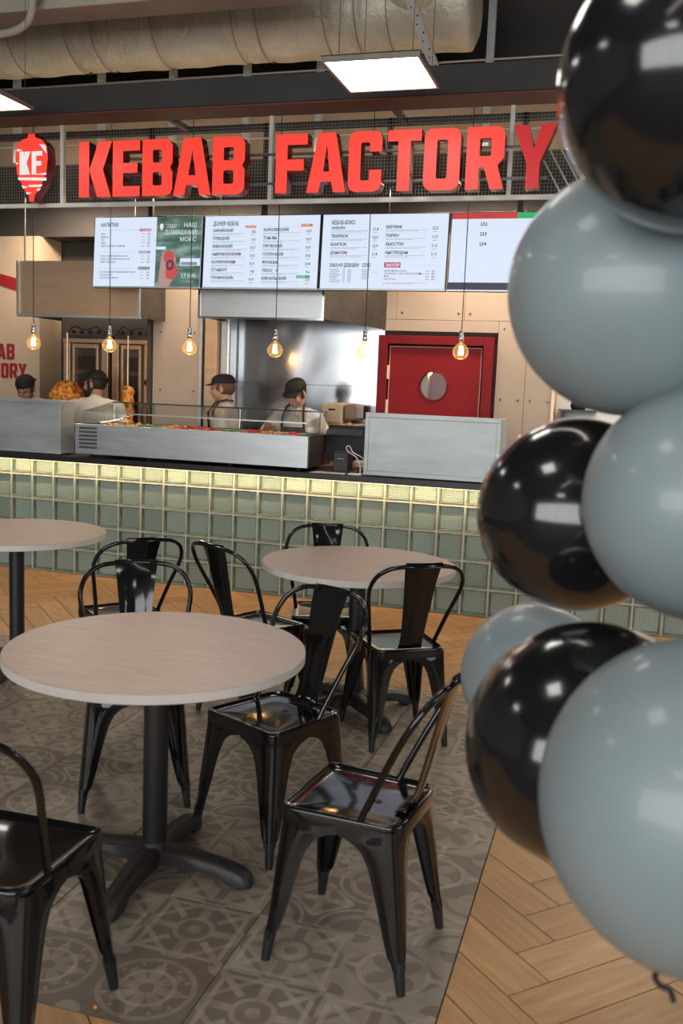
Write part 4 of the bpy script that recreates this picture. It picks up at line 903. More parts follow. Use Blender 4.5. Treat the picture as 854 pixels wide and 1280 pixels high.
# sign letters
sg = thing('shop_sign', 'big red lit letters reading KEBAB FACTORY fixed to the mesh frame', 'sign', (-2.4, 6.80, 3.0))
LET = [('K', -4.246, -3.957), ('E', -3.950, -3.716), ('B', -3.695, -3.440), ('A', -3.432, -3.122), ('B', -3.109, -2.850), ('F', -2.604, -2.362), ('A', -2.362, -2.065), ('C', -2.047, -1.802), ('T', -1.762, -1.519), ('O', -1.496, -1.240), ('R', -1.197, -0.937), ('Y', -0.885, -0.593)]
for ch, a, b_ in LET:
    place_glyph(ch, a, b_, 3.004, 3.420, 6.76, 0.10, [M['signdim'] if ch == 'Y' else M['signred'], M['signside']], sg, 'letter', 'letter %s%s' % (ch, ', dimmer than the others' if ch == 'Y' else ''))
MB().box(-4.2, -0.65, 6.86, 6.884, 3.30, 3.315).box(-4.2, -0.65, 6.86, 6.884, 3.09, 3.105).build('mounting_rail', M['steeldark'], sg)
em = thing('emblem_sign', 'red kebab-shaped lit emblem with white KF letters left of the shop sign', 'sign', (-4.65, 6.78, 3.0))
prof = [(0.022, 0.0), (0.026, 0.045), (0.075, 0.10), (0.135, 0.22), (0.148, 0.33), (0.138, 0.42), (0.095, 0.468), (0.036, 0.485), (0.030, 0.515)]
out = [(x, z) for x, z in prof]+[(-x, z) for x, z in prof[::-1]]
def flatpiece(loops, name, yf, depth, mats, parent, ox, oz, label=None):
    me = curve_mesh(loops, name, depth)
    for m_ in mats: me.materials.append(m_)
    for p_ in me.polygons: p_.material_index = 0 if (p_.normal.y < -0.5 or len(mats) == 1) else 1
    o = bpy.data.objects.new(name, me); C.objects.link(o); o.parent = parent; L = parent.location; o.location = (ox-L[0], yf-L[1], oz-L[2])
    return o
EX, EZ = -4.655, 2.975
flatpiece([out[::-1]], 'emblem_body', 6.73, 0.11, [M['signred'], M['signside']], em, EX, EZ)
for ch, a, b_ in (('K', -0.107, -0.012), ('F', 0.004, 0.098)):
    h = 0.175; flatpiece([[(x*h, y*h) for x, y in L] for L in glyph(ch, (b_-a)/h)], 'letter', 6.726, 0.004, [M['signwhite']], em, EX+a, EZ+0.205)
for pts in ([(-0.142, 0.30), (-0.115, 0.293), (-0.142, 0.285)], [(0.14, 0.36), (0.07, 0.435), (0.125, 0.425)], [(-0.125, 0.405), (-0.135, 0.385), (-0.08, 0.39)], [(-0.125, 0.185), (0.135, 0.178), (0.135, 0.155), (-0.12, 0.165)], [(0.02, 0.205), (0.135, 0.215), (0.135, 0.200)], [(-0.03, 0.125), (0.10, 0.127), (0.085, 0.108), (-0.02, 0.110)], [(-0.075, 0.10), (-0.095, 0.122), (-0.03, 0.112)], [(0.04, 0.09), (0.085, 0.098), (0.065, 0.077)], [(-0.055, 0.07), (0.005, 0.066), (-0.04, 0.052)]):
    flatpiece([pts], 'streak', 6.727, 0.003, [M['signwhite']], em, EX, EZ)
MB().box(EX-0.02, EX+0.02, 6.84, 6.884, 3.1, 3.4).build('bracket', M['steeldark'], em)

# ---------------------------------------------------------------- soffit beam, duct, ceiling clutter
t = thing('soffit_beam', 'dark charcoal boxed beam running above the sign frame', 'beam', (-2.5, 6.73, 3.59)); t['kind'] = 'structure'
del t['category']
MB().box(-9, 7, 6.60, 6.90, 3.60, 3.785).build('beam_box', M['soffit'], t)
MB().box(-9, 7, 6.62, 6.89, 3.588, 3.5995).build('underside_warm_tint', M['soffitunder'], t)
struct('ceiling', MB().box(-9, 7, -6, 9.6, 5.3, 5.4), M['darkceil'])
DC, DR = (7.55, 4.555), 0.345
t = thing('ventilation_duct', 'large round duct wrapped in cream foil insulation under the ceiling', 'duct', (-3.2, DC[0], DC[1]))
pf_ = []; x = -8.6
k = 0
rd = random.Random(5)
mb = MB(); seg = 40; rings = []
xs = [-8.6+0.04*i for i in range(int((8.6-1.30)/0.04)+1)]
seams = [-6.9, -6.2, -5.25, -4.7, -4.45, -3.9, -3.2, -3.0, -2.45, -2.2, -1.95, -1.7]
vs = []; fs = []
for i, x in enumerate(xs):
    for q in range(seg):
        a = 2*PI*q/seg; r_ = DR*(1+0.012*math.sin(x*5+3*a)+0.010*math.sin(x*17+5*a)+0.006*math.sin(9*a))
        if any(abs(x-s_) < 0.025 for s_ in seams): r_ -= 0.016
        if i == len(xs)-1: r_ *= 0.8
        vs.append((x, DC[0]+r_*math.cos(a), DC[1]+r_*math.sin(a)))
n_ = len(xs)
for i in range(n_-1):
    for q in range(seg): fs.append((i*seg+q, i*seg+(q+1) % seg, (i+1)*seg+(q+1) % seg, (i+1)*seg+q))
fs.append(tuple(range(seg))); fs.append(tuple((n_-1)*seg+q for q in range(seg)))
mb.add(vs, fs).build('duct_body', M['duct'], t, smooth=True, angle=70)
for s_ in seams: MB().tube([(s_, DC[0]+(DR+0.001)*math.cos(2*PI*q/32), DC[1]+(DR+0.001)*math.sin(2*PI*q/32)) for q in range(32)], 0.004, 5, closed=True).build('seam_wire', M['wire'], t)
MB().tube(bezier([(-1.72, 7.45, 4.62), (-1.74, 7.15, 4.68), (-1.74, 6.85, 4.85), (-1.74, 6.75, 5.28)], 8), 0.26, 24).build('elbow', M['duct'], t, smooth=True)
for i, x in enumerate((-5.74, -4.84, -4.115, -3.40, -2.725, -1.28)):
    o = MB().box(x-0.03, x+0.03, 8.05, 8.10, 3.6, 5.3).build('hanger_channel', M['navy']); tag(o, 'grey steel hanger channel behind the duct, %s from the left' % ['first', 'second', 'third', 'fourth', 'fifth', 'sixth'][i], 'hanger', 'steel hangers in the ceiling void')
tray = thing('cable_tray', 'thin steel cable tray running in the dark gap above the beam', 'cable tray', (-3, 7.2, 3.9))
MB().box(-8.5, 3, 7.20, 7.21, 3.96, 3.98).box(-8.5, 3, 7.40, 7.41, 3.96, 3.98).build('side_rail', M['wire'], tray)
tb = MB(); x = -8.4
while x < 3: tb.box(x, x+0.01, 7.20, 7.41, 3.955, 3.965); x += 0.12
tb.build('rungs', M['wire'], tray)
o = MB().tube([(-8.5, 7.06, 3.93), (3, 7.06, 3.97)], 0.008, 6).build('thin_pipe', M['wire']); tag(o, 'thin conduit pipe running above the dark beam', 'pipe')
o = MB().tube(bezier([(-4.6, 7.3, 4.0), (-3.9, 7.25, 3.86), (-3.2, 7.3, 4.0), (-2.6, 7.25, 3.88), (-1.8, 7.3, 4.02), (-1.0, 7.25, 3.92), (0.5, 7.3, 4.0)], 8), 0.014, 6).build('sagging_cable', M['cable'], smooth=True); tag(o, 'dark sagging cable in the gap above the beam', 'cable')
# perforated bracket
t = thing('perforated_bracket', 'pale perforated steel angle slanting across the end of the duct', 'bracket', (-1.75, 6.95, 4.1))
d0, d1 = Vector((-1.785, 6.72, 4.60)), Vector((-1.49, 6.98, 3.87))
MB().bar(d0, d1, 0.07, (0, 1, 0), 0.004).bar(d0+Vector((0.035, 0.02, 0)), d1+Vector((0.035, 0.02, 0)), 0.004, (0, 1, 0), 0.05).build('angle', M['painted_beam'], t)
hm = MB()
for k in range(14):
    p_ = d0.lerp(d1, (k+0.7)/14.4); hm.tube([p_+Vector((0.012*(1 if k % 2 else -1), -0.0045, 0)), p_+Vector((0.012*(1 if k % 2 else -1), 0.0, 0))], 0.007, 6)
hm.build('punched_holes', M['rubber'], t)
# cream painted beam close to the top left corner, with pipe
o = MB().box(-9, -2.35, 6.30, 6.58, 4.23, 4.6).build('painted_beam', M['painted_beam'], bevel=0.01); o['kind'] = 'structure'
o = MB().tube(bezier([(-5.0, 6.2, 4.06), (-4.75, 6.2, 4.04), (-4.5, 6.2, 4.045), (-4.36, 6.2, 4.08), (-4.29, 6.2, 4.16), (-4.27, 6.2, 4.34)], 6), 0.028, 10).lathe([(0.03, 4.25), (0.045, 4.26), (0.045, 4.30)], (-4.275, 6.2, 0), 12).build('curved_pipe', M['painted_beam'], smooth=True); tag(o, 'curved cream pipe dropping from the painted beam, top left', 'pipe')
# slanted white louvre at the right end of the sign
t = thing('ceiling_louvre', 'white slatted louvre panel seen through the mesh right of the letter Y', 'louvre', (-0.5, 7.5, 3.3))
for k in range(9):
    x = -0.86+k*0.085; MB().bar((x, 7.4, 3.55), (x+0.26, 7.55, 3.12), 0.010).build('slat', M['gridwhite'], t)
MB().box(-0.9, 0.2, 7.39, 7.41, 3.55, 3.57).build('head_rail', M['gridwhite'], t)

# LED ceiling panels
def led_panel(x0, x1, y0, y1, z, label, group=None):
    t = thing('led_panel_light', label, 'ceiling light', ((x0+x1)/2, (y0+y1)/2, z), 0, group)
    f = 0.017
    MB().box(x0, x1, y0, y0+f, z, z+0.035).box(x0, x1, y1-f, y1, z, z+0.035).box(x0, x0+f, y0+f, y1-f, z, z+0.035).box(x1-f, x1, y0+f, y1-f, z, z+0.035).box(x0, x1, y0, y1, z+0.03, z+0.036).build('frame', M['wire'], t)
    MB().box(x0+f, x1-f, y0+f, y1-f, z+0.008, z+0.013).build('diffuser', M['led'], t)
    for (x, y) in ((x0+0.1, y0+0.03), (x1-0.05, y0+0.03), (x0+0.1, y1-0.03), (x1-0.05, y1-0.03)): MB().tube([(x, y, z+0.03), (x, y, 5.3)], 0.002, 5).build('hanging_wire', M['steeldark'], t)
led_panel(-1.880, -1.285, 5.565, 6.165, 3.50, 'square white LED panel hanging in front of the dark beam above the letters')
led_panel(-4.850, -4.255, 5.80, 6.40-0.22, 3.50, 'square white LED panel at the left edge, above the emblem sign')
for i, (x, y) in enumerate(((-4.8, 3.2), (-1.6, 3.2), (1.6, 3.2), (-4.8, 0.2), (-1.6, 0.2), (1.6, 0.2), (-1.6, -2.8), (1.6, -2.8), (1.6, 5.6))):
    led_panel(x, x+0.6, y, y+0.6, 3.5, 'square white LED panel light hanging over the seating area behind the photographer', 'LED panels over the seating area')

# ---------------------------------------------------------------- pendant bulbs
pl0 = thing('pendant_bulb', 'x', 'pendant lamp', (0, 0, 0), 0, 'pendant bulbs above the counter')
MB().tube([(0, 0, 0.11), (0, 0, 1.86)], 0.0035, 6).build('cable', M['cable'], pl0, local=True)
MB().lathe([(0.005, 0.150), (0.015, 0.145), (0.017, 0.10), (0.019, 0.095), (0.019, 0.068), (0.014, 0.062)], seg=14).build('socket', M['chrome'], pl0, local=True, smooth=True)
b_ = MB().lathe([(0.013, 0.064), (0.016, 0.052), (0.030, 0.042), (0.050, 0.022), (0.060, -0.005), (0.058, -0.030), (0.044, -0.054), (0.022, -0.066), (0.004, -0.069)], seg=24).build('bulb', M['bulbglass'], pl0, local=True, smooth=True, angle=80)
fm = MB()
for k in range(5):
    a = 2*PI*k/5; fm.tube([(0.010*math.cos(a), 0.010*math.sin(a), 0.030), (0.016*math.cos(a), 0.016*math.sin(a), -0.034)], 0.0042, 5)
fm.build('filament', M['filament'], b_, local=True)
MB().tube([(0, 0, 0.055), (0, 0, 0.02)], 0.005, 6).build('glass_stem', M['cream'], b_, local=True)
MB().lathe([(0.045, 1.855), (0.045, 1.875), (0.01, 1.88)], seg=16).build('canopy', M['cable'], pl0, local=True)
o = MB().box(-6, 0.9, 6.90, 7.03, 3.775, 3.80).build('lamp_rail', M['steeldark']); tag(o, 'dark rail behind the beam from which the pendant bulbs hang', 'rail')
o = MB().box(-5.5, 0.6, 7.29, 7.34, 3.60, 3.65)
for x in (-5.4, -3.6, -1.8, 0.5): o.box(x, x+0.04, 6.90, 7.30, 3.61, 3.65)
o = o.build('screen_rail', M['steeldark']); tag(o, 'dark rail carrying the menu screens behind the sign frame', 'rail')
place = ['leftmost bare glass pendant bulb, in front of the cream wall lettering', 'bare glass pendant bulb in front of the grills, second from the left', 'bare glass pendant bulb in front of the beige pillar', 'bare glass pendant bulb in front of the stainless wall, above the man in the apron', 'bare glass pendant bulb in front of the stainless wall, just left of the red door', 'rightmost bare glass pendant bulb, in front of the red door']
for i in range(6):
    loc = ([-4.826, -4.106, -3.386, -2.656, -1.934, -1.203][i], 7.0, [1.887, 1.885, 1.884, 1.885, 1.898, 1.913][i])
    if i == 0: pl0.location = loc; pl0['label'] = place[0]
    else: dup(pl0, loc, 0.3*i, place[i])

# ---------------------------------------------------------------- tables
def make_table(label, loc, rot):
    t = thing('round_cafe_table', label, 'table', loc, rot, 'round cafe tables')
    R_ = 0.475
    MB().lathe([(R_-0.004, 0.728), (R_, 0.731), (R_, 0.757), (R_-0.003, 0.76)], seg=96, mi_fn=lambda i: 1 if i < 2 else 0).build('tabletop', [M['laminate'], M['edge']], t, local=True, smooth=True, angle=30)
    # underside/top caps take material 0
    MB().lathe([(0.11, 0.712), (0.115, 0.716), (0.115, 0.728), (0.11, 0.7285)], seg=24).build('top_plate', M['castiron'], t, local=True)
    MB().lathe([(0.040, 0.075), (0.040, 0.715)], seg=28).build('column', M['blackmatte'], t, local=True, smooth=True)
    MB().lathe([(0.060, 0.045), (0.062, 0.06), (0.052, 0.095), (0.042, 0.105), (0.041, 0.11)], seg=24).build('hub', M['castiron'], t, local=True, smooth=True)
    for k in range(4):
        a = k*PI/2; d = Vector((math.cos(a), math.sin(a), 0)); s_ = Vector((-d.y, d.x, 0)); mb = MB(); prev = None; V = []
        secs = [(0.03, 0.040, 0.045, 0.100), (0.09, 0.038, 0.043, 0.098), (0.17, 0.034, 0.040, 0.088), (0.235, 0.032, 0.034, 0.078), (0.27, 0.034, 0.014, 0.070), (0.31, 0.033, 0.008, 0.058), (0.335, 0.028, 0.008, 0.042), (0.345, 0.016, 0.008, 0.028)]
        for r_, hw, zb, zt in secs:
            c = d*r_; V += [c-s_*hw+Vector((0, 0, zb)), c+s_*hw+Vector((0, 0, zb)), c+s_*hw+Vector((0, 0, zt-0.012)), c+s_*hw*0.6+Vector((0, 0, zt)), c-s_*hw*0.6+Vector((0, 0, zt)), c-s_*hw+Vector((0, 0, zt-0.012))]
        F = [tuple(range(6))[::-1], tuple((len(secs)-1)*6+i for i in range(6))]
        for i in range(len(secs)-1):
            for q in range(6): F.append((i*6+q, i*6+(q+1) % 6, (i+1)*6+(q+1) % 6, (i+1)*6+q))
        arm = mb.add(V, F).build('foot_arm', M['castiron'], t, local=True, smooth=True, angle=50)
        MB().lathe([(0.024, 0.0), (0.026, 0.006), (0.022, 0.03)], tuple(d*0.305), 14).build('glide', M['rubber'], arm, local=True)
    return t
t1 = make_table('round pale wood cafe table nearest the camera, with three chairs tucked around it', (-1.383, 2.668, 0), 0.03)
dup(t1, (-1.205, 4.425, 0), 0.78, 'round pale wood cafe table behind the nearest one, close to the glass block counter')
dup(t1, (-3.140, 4.395, 0), 0.3, 'round pale wood cafe table at the left edge of the picture')

# ---------------------------------------------------------------- metal cafe chairs
def make_chair(label):
    t = thing('metal_cafe_chair', label, 'chair', (0, 0, 0), 0, 'black metal cafe chairs')
    # seat: pressed sheet with rolled rim
    def outline(s, z, dz=0.0):
        pts = []
        for (cx_, cy_, r_, a0) in ((0.150, 0.150, 0.028, 0), (-0.150, 0.150, 0.028, PI/2), (-0.118, -0.125, 0.05, PI), (0.118, -0.125, 0.05, 1.5*PI)):
            for k in range(6):
                a = a0+PI/2*k/5; pts.append(((cx_+r_*math.cos(a))*s, (cy_+r_*math.sin(a))*s, z))
        return pts
    rings = [(1.0, 0.412), (1.005, 0.420), (1.005, 0.446), (0.995, 0.453), (0.975, 0.4555), (0.955, 0.453), (0.93, 0.4475), (0.80, 0.444), (0.5, 0.441), (0.2, 0.440)]
    V = []; F = []; n = 24
    for s_, z in rings: V += outline(s_, z)
    for i in range(len(rings)-1):
        for k in range(n): F.append((i*n+k, i*n+(k+1) % n, (i+1)*n+(k+1) % n, (i+1)*n+k))
    F.append(tuple((len(rings)-1)*n+k for k in range(n)))
    seat = MB().add(V, F).build('seat', M['blackmetal'], t, local=True, smooth=True, angle=75)
    so = seat.modifiers.new('s', 'SOLIDIFY'); so.thickness = 0.002; so.offset = -1
    MB().tube([(0.0, -0.05, 0.4405), (0.0, -0.05, 0.442)], 0.011, 12).build('drain_hole', M['rubber'], seat, local=True)
    for sx in (1, -1):
        for sy in (1, -1):
            top = Vector((sx*0.172, 0.170 if sy > 0 else -0.160, 0.44)); ft = Vector((sx*(0.206 if sy > 0 else 0.188), 0.206 if sy > 0 else -0.212, 0.0))
            lv = [(0.440, 0.172), (0.404, 0.170), (0.398, 0.145), (0.386, 0.120), (0.365, 0.098), (0.33, 0.083), (0.28, 0.072), (0.21, 0.060), (0.14, 0.048), (0.10, 0.040), (0.085, 0.030), (0.066, 0.026)]
            V = []; F = []
            for z, w_ in lv:
                c = top.lerp(ft, (0.44-z)/0.44); wy = w_*0.97; r_ = min(0.016, w_*0.35)
                rb = 0.0045 if z < 0.40 else 0.0
                pr = [(-sx*w_, -sy*0.010), (-sx*w_, 0), (-sx*w_*0.72, sy*rb*0.0), (-sx*w_*0.55, sy*rb), (-sx*w_*0.38, 0), (-sx*r_, 0), (-sx*r_*0.3, -sy*r_*0.3), (0, -sy*r_), (0, -sy*wy*0.38), (sx*rb, -sy*wy*0.55), (0, -sy*wy*0.72), (0, -sy*wy), (-sx*0.010, -sy*wy)]
                V += [(c.x+a, c.y+b, z) for a, b in pr]
            n = 13
            for i in range(len(lv)-1):
                for k in range(n-1): F.append((i*n+k, i*n+k+1, (i+1)*n+k+1, (i+1)*n+k))
            lg = MB().add(V, F).build('leg', M['blackmetal'], t, local=True, smooth=True, angle=50)
            so = lg.modifiers.new('s', 'SOLIDIFY'); so.thickness = 0.003; so.offset = 0
            c = top.lerp(ft, (0.44-0.09)/0.44)+Vector((-sx*0.013, -sy*0.013, 0)); e = ft+Vector((-sx*0.010, -sy*0.010, 0))
            MB().tube([c, c.lerp(e, 0.3), e], [0.018, 0.0165, 0.0125], 10).build('foot_cap', M['blackmatte'], lg, local=True, smooth=True)
    MB().tube([(0.165, 0.165, 0.395), (-0.160, -0.160, 0.395)], 0.006, 6).tube([(-0.165, 0.165, 0.395), (0.160, -0.160, 0.395)], 0.006, 6).build('under_brace', M['blackmetal'], t, local=True)
    half = [(0.158, -0.055, 0.445), (0.166, -0.075, 0.49), (0.190, -0.125, 0.60), (0.214, -0.175, 0.70), (0.218, -0.205, 0.755), (0.200, -0.235, 0.805), (0.160, -0.262, 0.838), (0.105, -0.278, 0.852), (0.0, -0.285, 0.857)]
    path = half+[(-x, y, z) for x, y, z in half[:-1][::-1]]
    MB().tube(bezier(path, 5), 0.0100, 10).build('back_hoop', M['blackmetal'], t, local=True, smooth=True)
    cl = [(-0.120, 0.4475, 0.060), (-0.150, 0.455, 0.058), (-0.170, 0.476, 0.055), (-0.186, 0.52, 0.055), (-0.207, 0.60, 0.060), (-0.232, 0.70, 0.068), (-0.254, 0.79, 0.077), (-0.271, 0.840, 0.084), (-0.283, 0.868, 0.086), (-0.297, 0.862, 0.086), (-0.300, 0.850, 0.086)]
    us = [-1, -0.86, -0.62, -0.52, -0.42, -0.2, 0, 0.2, 0.42, 0.52, 0.62, 0.86, 1]
    V = []; F = []
    for i, (y, z, hw) in enumerate(cl):
        for u_ in us:
            rib = 0.0035 if (abs(abs(u_)-0.52) < 0.02 and 2 <= i <= 4) or (abs(u_) < 0.55 and i == 5) else 0
            curl = 0.010*(u_*u_) if i >= 2 else 0
            V.append((u_*hw, y+curl+rib, z))
    n = len(us)
    for i in range(len(cl)-1):
        for k in range(n-1): F.append((i*n+k, i*n+k+1, (i+1)*n+k+1, (i+1)*n+k))
    pan = MB().add(V, F).build('backrest', M['blackmetal'], t, local=True, smooth=True, angle=60)
    so = pan.modifiers.new('s', 'SOLIDIFY'); so.thickness = 0.0025; so.offset = 0
    return t
R_ = math.radians
chs = [((-0.645, 2.512), 84, 'black metal cafe chair in front on the right, hoop back beside the balloons'),
       ((-1.122, 3.072), 154, 'black metal cafe chair on the far right side of the nearest table'),
       ((-1.757, 3.212), 209.4, 'black metal cafe chair beyond the nearest table, facing the camera, back hidden by no one'),
       ((-2.345, 4.15), 50, 'black metal cafe chair turned towards the table at the left edge'),
       ((-1.665, 4.23), -29, 'black metal cafe chair seen from its side, left of the table by the counter'),
       ((-1.43, 4.635), 199, 'black metal cafe chair pushed under the far side of the table by the counter'),
       ((-0.945, 4.205), 34.5, 'black metal cafe chair seen from behind, right of the table by the counter'),
       ((-1.383, 1.880), 1, 'black metal cafe chair cut off by the bottom left corner of the picture')]
chs[2] = (chs[2][0], chs[2][1], 'black metal cafe chair behind the nearest table, embossed backrest facing the camera')
ch0 = make_chair(chs[0][2])
for i, (p_, a, lab) in enumerate(chs):
    if i == 0: ch0.location = (*p_, 0); ch0.rotation_euler = (0, 0, R_(a))
    else: dup(ch0, (*p_, 0), R_(a), lab)
o = MB().ell((-1.19, 1.985, 0.006), (0.007, 0.006, 0.006), 8, 6).build('crumb', M['meat'], smooth=True); tag(o, 'tiny orange crumb on the patterned tiles near the front corner chair', 'crumb')

# ---------------------------------------------------------------- balloon garland
def cam_point(px, py, d):
    v = _r*((px-427)/CAM_F)+_d*((py-640)/CAM_F)+_f; return Vector((0, 0, CAM_H))+v*d
core = []
BL = [(872, 112, 172, 0.98, 'b', 0.10, 'large black balloon at the top of the garland, top right corner'),
      (792, 366, 156, 1.25, 'g', 0.02, 'large grey balloon in front of the order screen, under the top black one'),
      (722, 643, 122, 1.50, 'b', 0.04, 'black balloon in the middle of the garland, beside the glass blocks'),
      (884, 628, 152, 1.20, 'g', 0.10, 'grey balloon at the right edge, right of the middle black balloon'),
      (668, 845, 92, 1.95, 'g', 0.03, 'small grey balloon farthest back, peeking out behind the lower black balloon'),
      (735, 927, 150, 1.28, 'b', 0.06, 'black balloon low in the garland, left of the biggest grey one'),
      (872, 1004, 198, 0.98, 'g', 0.06, 'biggest grey balloon at the bottom right of the garland')]
gc = cam_point(960, 620, 1.45)
for px, py, rp_, d, colr, el, lab in BL:
    c = cam_point(px, py, d); r_ = rp_*d/CAM_F*0.985
    t = thing('balloon', lab, 'balloon', c, 0, 'balloons of the garland')
    ax = (c-Vector((gc.x, gc.y, c.z*0.6+gc.z*0.4))).normalized()
    if px == 872 and py > 900: ax = (Vector((0, -0.1, 1))).normalized()
    q = ax.to_track_quat('Z', 'Y').to_matrix()
    pr = []
    for i in range(41):
        a = PI*i/40; z = -math.cos(a); rr_ = math.sin(a)
        rr_ *= 1+0.0*z; zz = z*(1+el) if z > 0 else z*(1+el*1.6); rr_ = rr_*(1-0.05*max(0, -z)**2)
        pr.append((max(0.0008, rr_*r_), zz*r_))
    mb = MB().lathe(pr, seg=64); mb.v = [tuple(q @ Vector(p)) for p in mb.v]
    mb.build('skin', M['balloonblack' if colr == 'b' else 'balloongrey'], t, local=True, smooth=True, angle=80)
    zb = -r_*(1+el*1.6)
    kb = MB().lathe([(0.010, zb+0.006), (0.006, zb-0.006), (0.007, zb-0.012), (0.004, zb-0.016), (0.012, zb-0.026)], seg=12); kb.v = [tuple(q @ Vector(p)) for p in kb.v]
    kb.build('knot', M['balloonblack' if colr == 'b' else 'balloongrey'], t, local=True, smooth=True)
rb = bezier([cam_point(838, 1208, 1.02), cam_point(826, 1210, 1.02), cam_point(819, 1221, 1.01), cam_point(826, 1232, 1.0), cam_point(838, 1238, 1.0), cam_point(842, 1252, 1.0)], 6)
o = MB().tube(rb, [0.0032]*len(rb), 7).build('ribbon_curl', M['rubber'], smooth=True); tag(o, 'small dark curl of ribbon under the biggest grey balloon', 'ribbon')
# stand that carries the garland, just outside the frame
st = thing('balloon_stand', 'slim pole with a round base carrying the balloon garland', 'stand', (0.245, 1.475, 0))
MB().tube([(0.245, 1.475, 0.02), (0.245, 1.475, 2.25)], 0.011, 12).build('pole', M['steel'], st, smooth=True)
MB().lathe([(0.18, 0.0), (0.18, 0.015), (0.03, 0.03), (0.014, 0.05)], (0.245, 1.475, 0), 32).build('base', M['blackmatte'], st, smooth=True)

# ---------------------------------------------------------------- kitchen staff
def capsule(mb, a, b, r1, r2, seg=14, rings=5):
    a, b = Vector(a), Vector(b); d = (b-a); L = d.length; d.normalize(); x = d.orthogonal().normalized(); y = d.cross(x)
    prof = [(-r1*math.cos(PI/2*i/rings), r1*math.sin(PI/2*i/rings)) for i in range(rings+1)]+[(L+r2*math.sin(PI/2*i/rings), r2*math.cos(PI/2*i/rings)) for i in range(rings+1)]
    V = []; F = []
    for h, r_ in prof: V += [a+d*h+(x*math.cos(2*PI*k/seg)+y*math.sin(2*PI*k/seg))*max(r_, 1e-4) for k in range(seg)]
    for i in range(len(prof)-1):
        for k in range(seg): F.append((i*seg+k, i*seg+(k+1) % seg, (i+1)*seg+(k+1) % seg, (i+1)*seg+k))
    F.append(tuple(range(seg))[::-1]); F.append(tuple((len(prof)-1)*seg+k for k in range(seg)))
    mb.add(V, F)
def voxel(mb, name, m_, parent, size, smooth=4):
    o = mb.build(name, m_, None)
    r_ = o.modifiers.new('r', 'REMESH'); r_.mode = 'VOXEL'; r_.voxel_size = size
    s_ = o.modifiers.new('s', 'SMOOTH'); s_.factor = 0.5; s_.iterations = smooth
    dg = bpy.context.evaluated_depsgraph_get(); me = bpy.data.meshes.new_from_object(o.evaluated_get(dg)); old = o.data
    o.modifiers.clear(); o.data = me; bpy.data.meshes.remove(old); me.name = name
    if not me.materials: me.materials.append(m_)
    me.polygons.foreach_set('use_smooth', [True]*len(me.polygons))
    o.parent = parent; return o
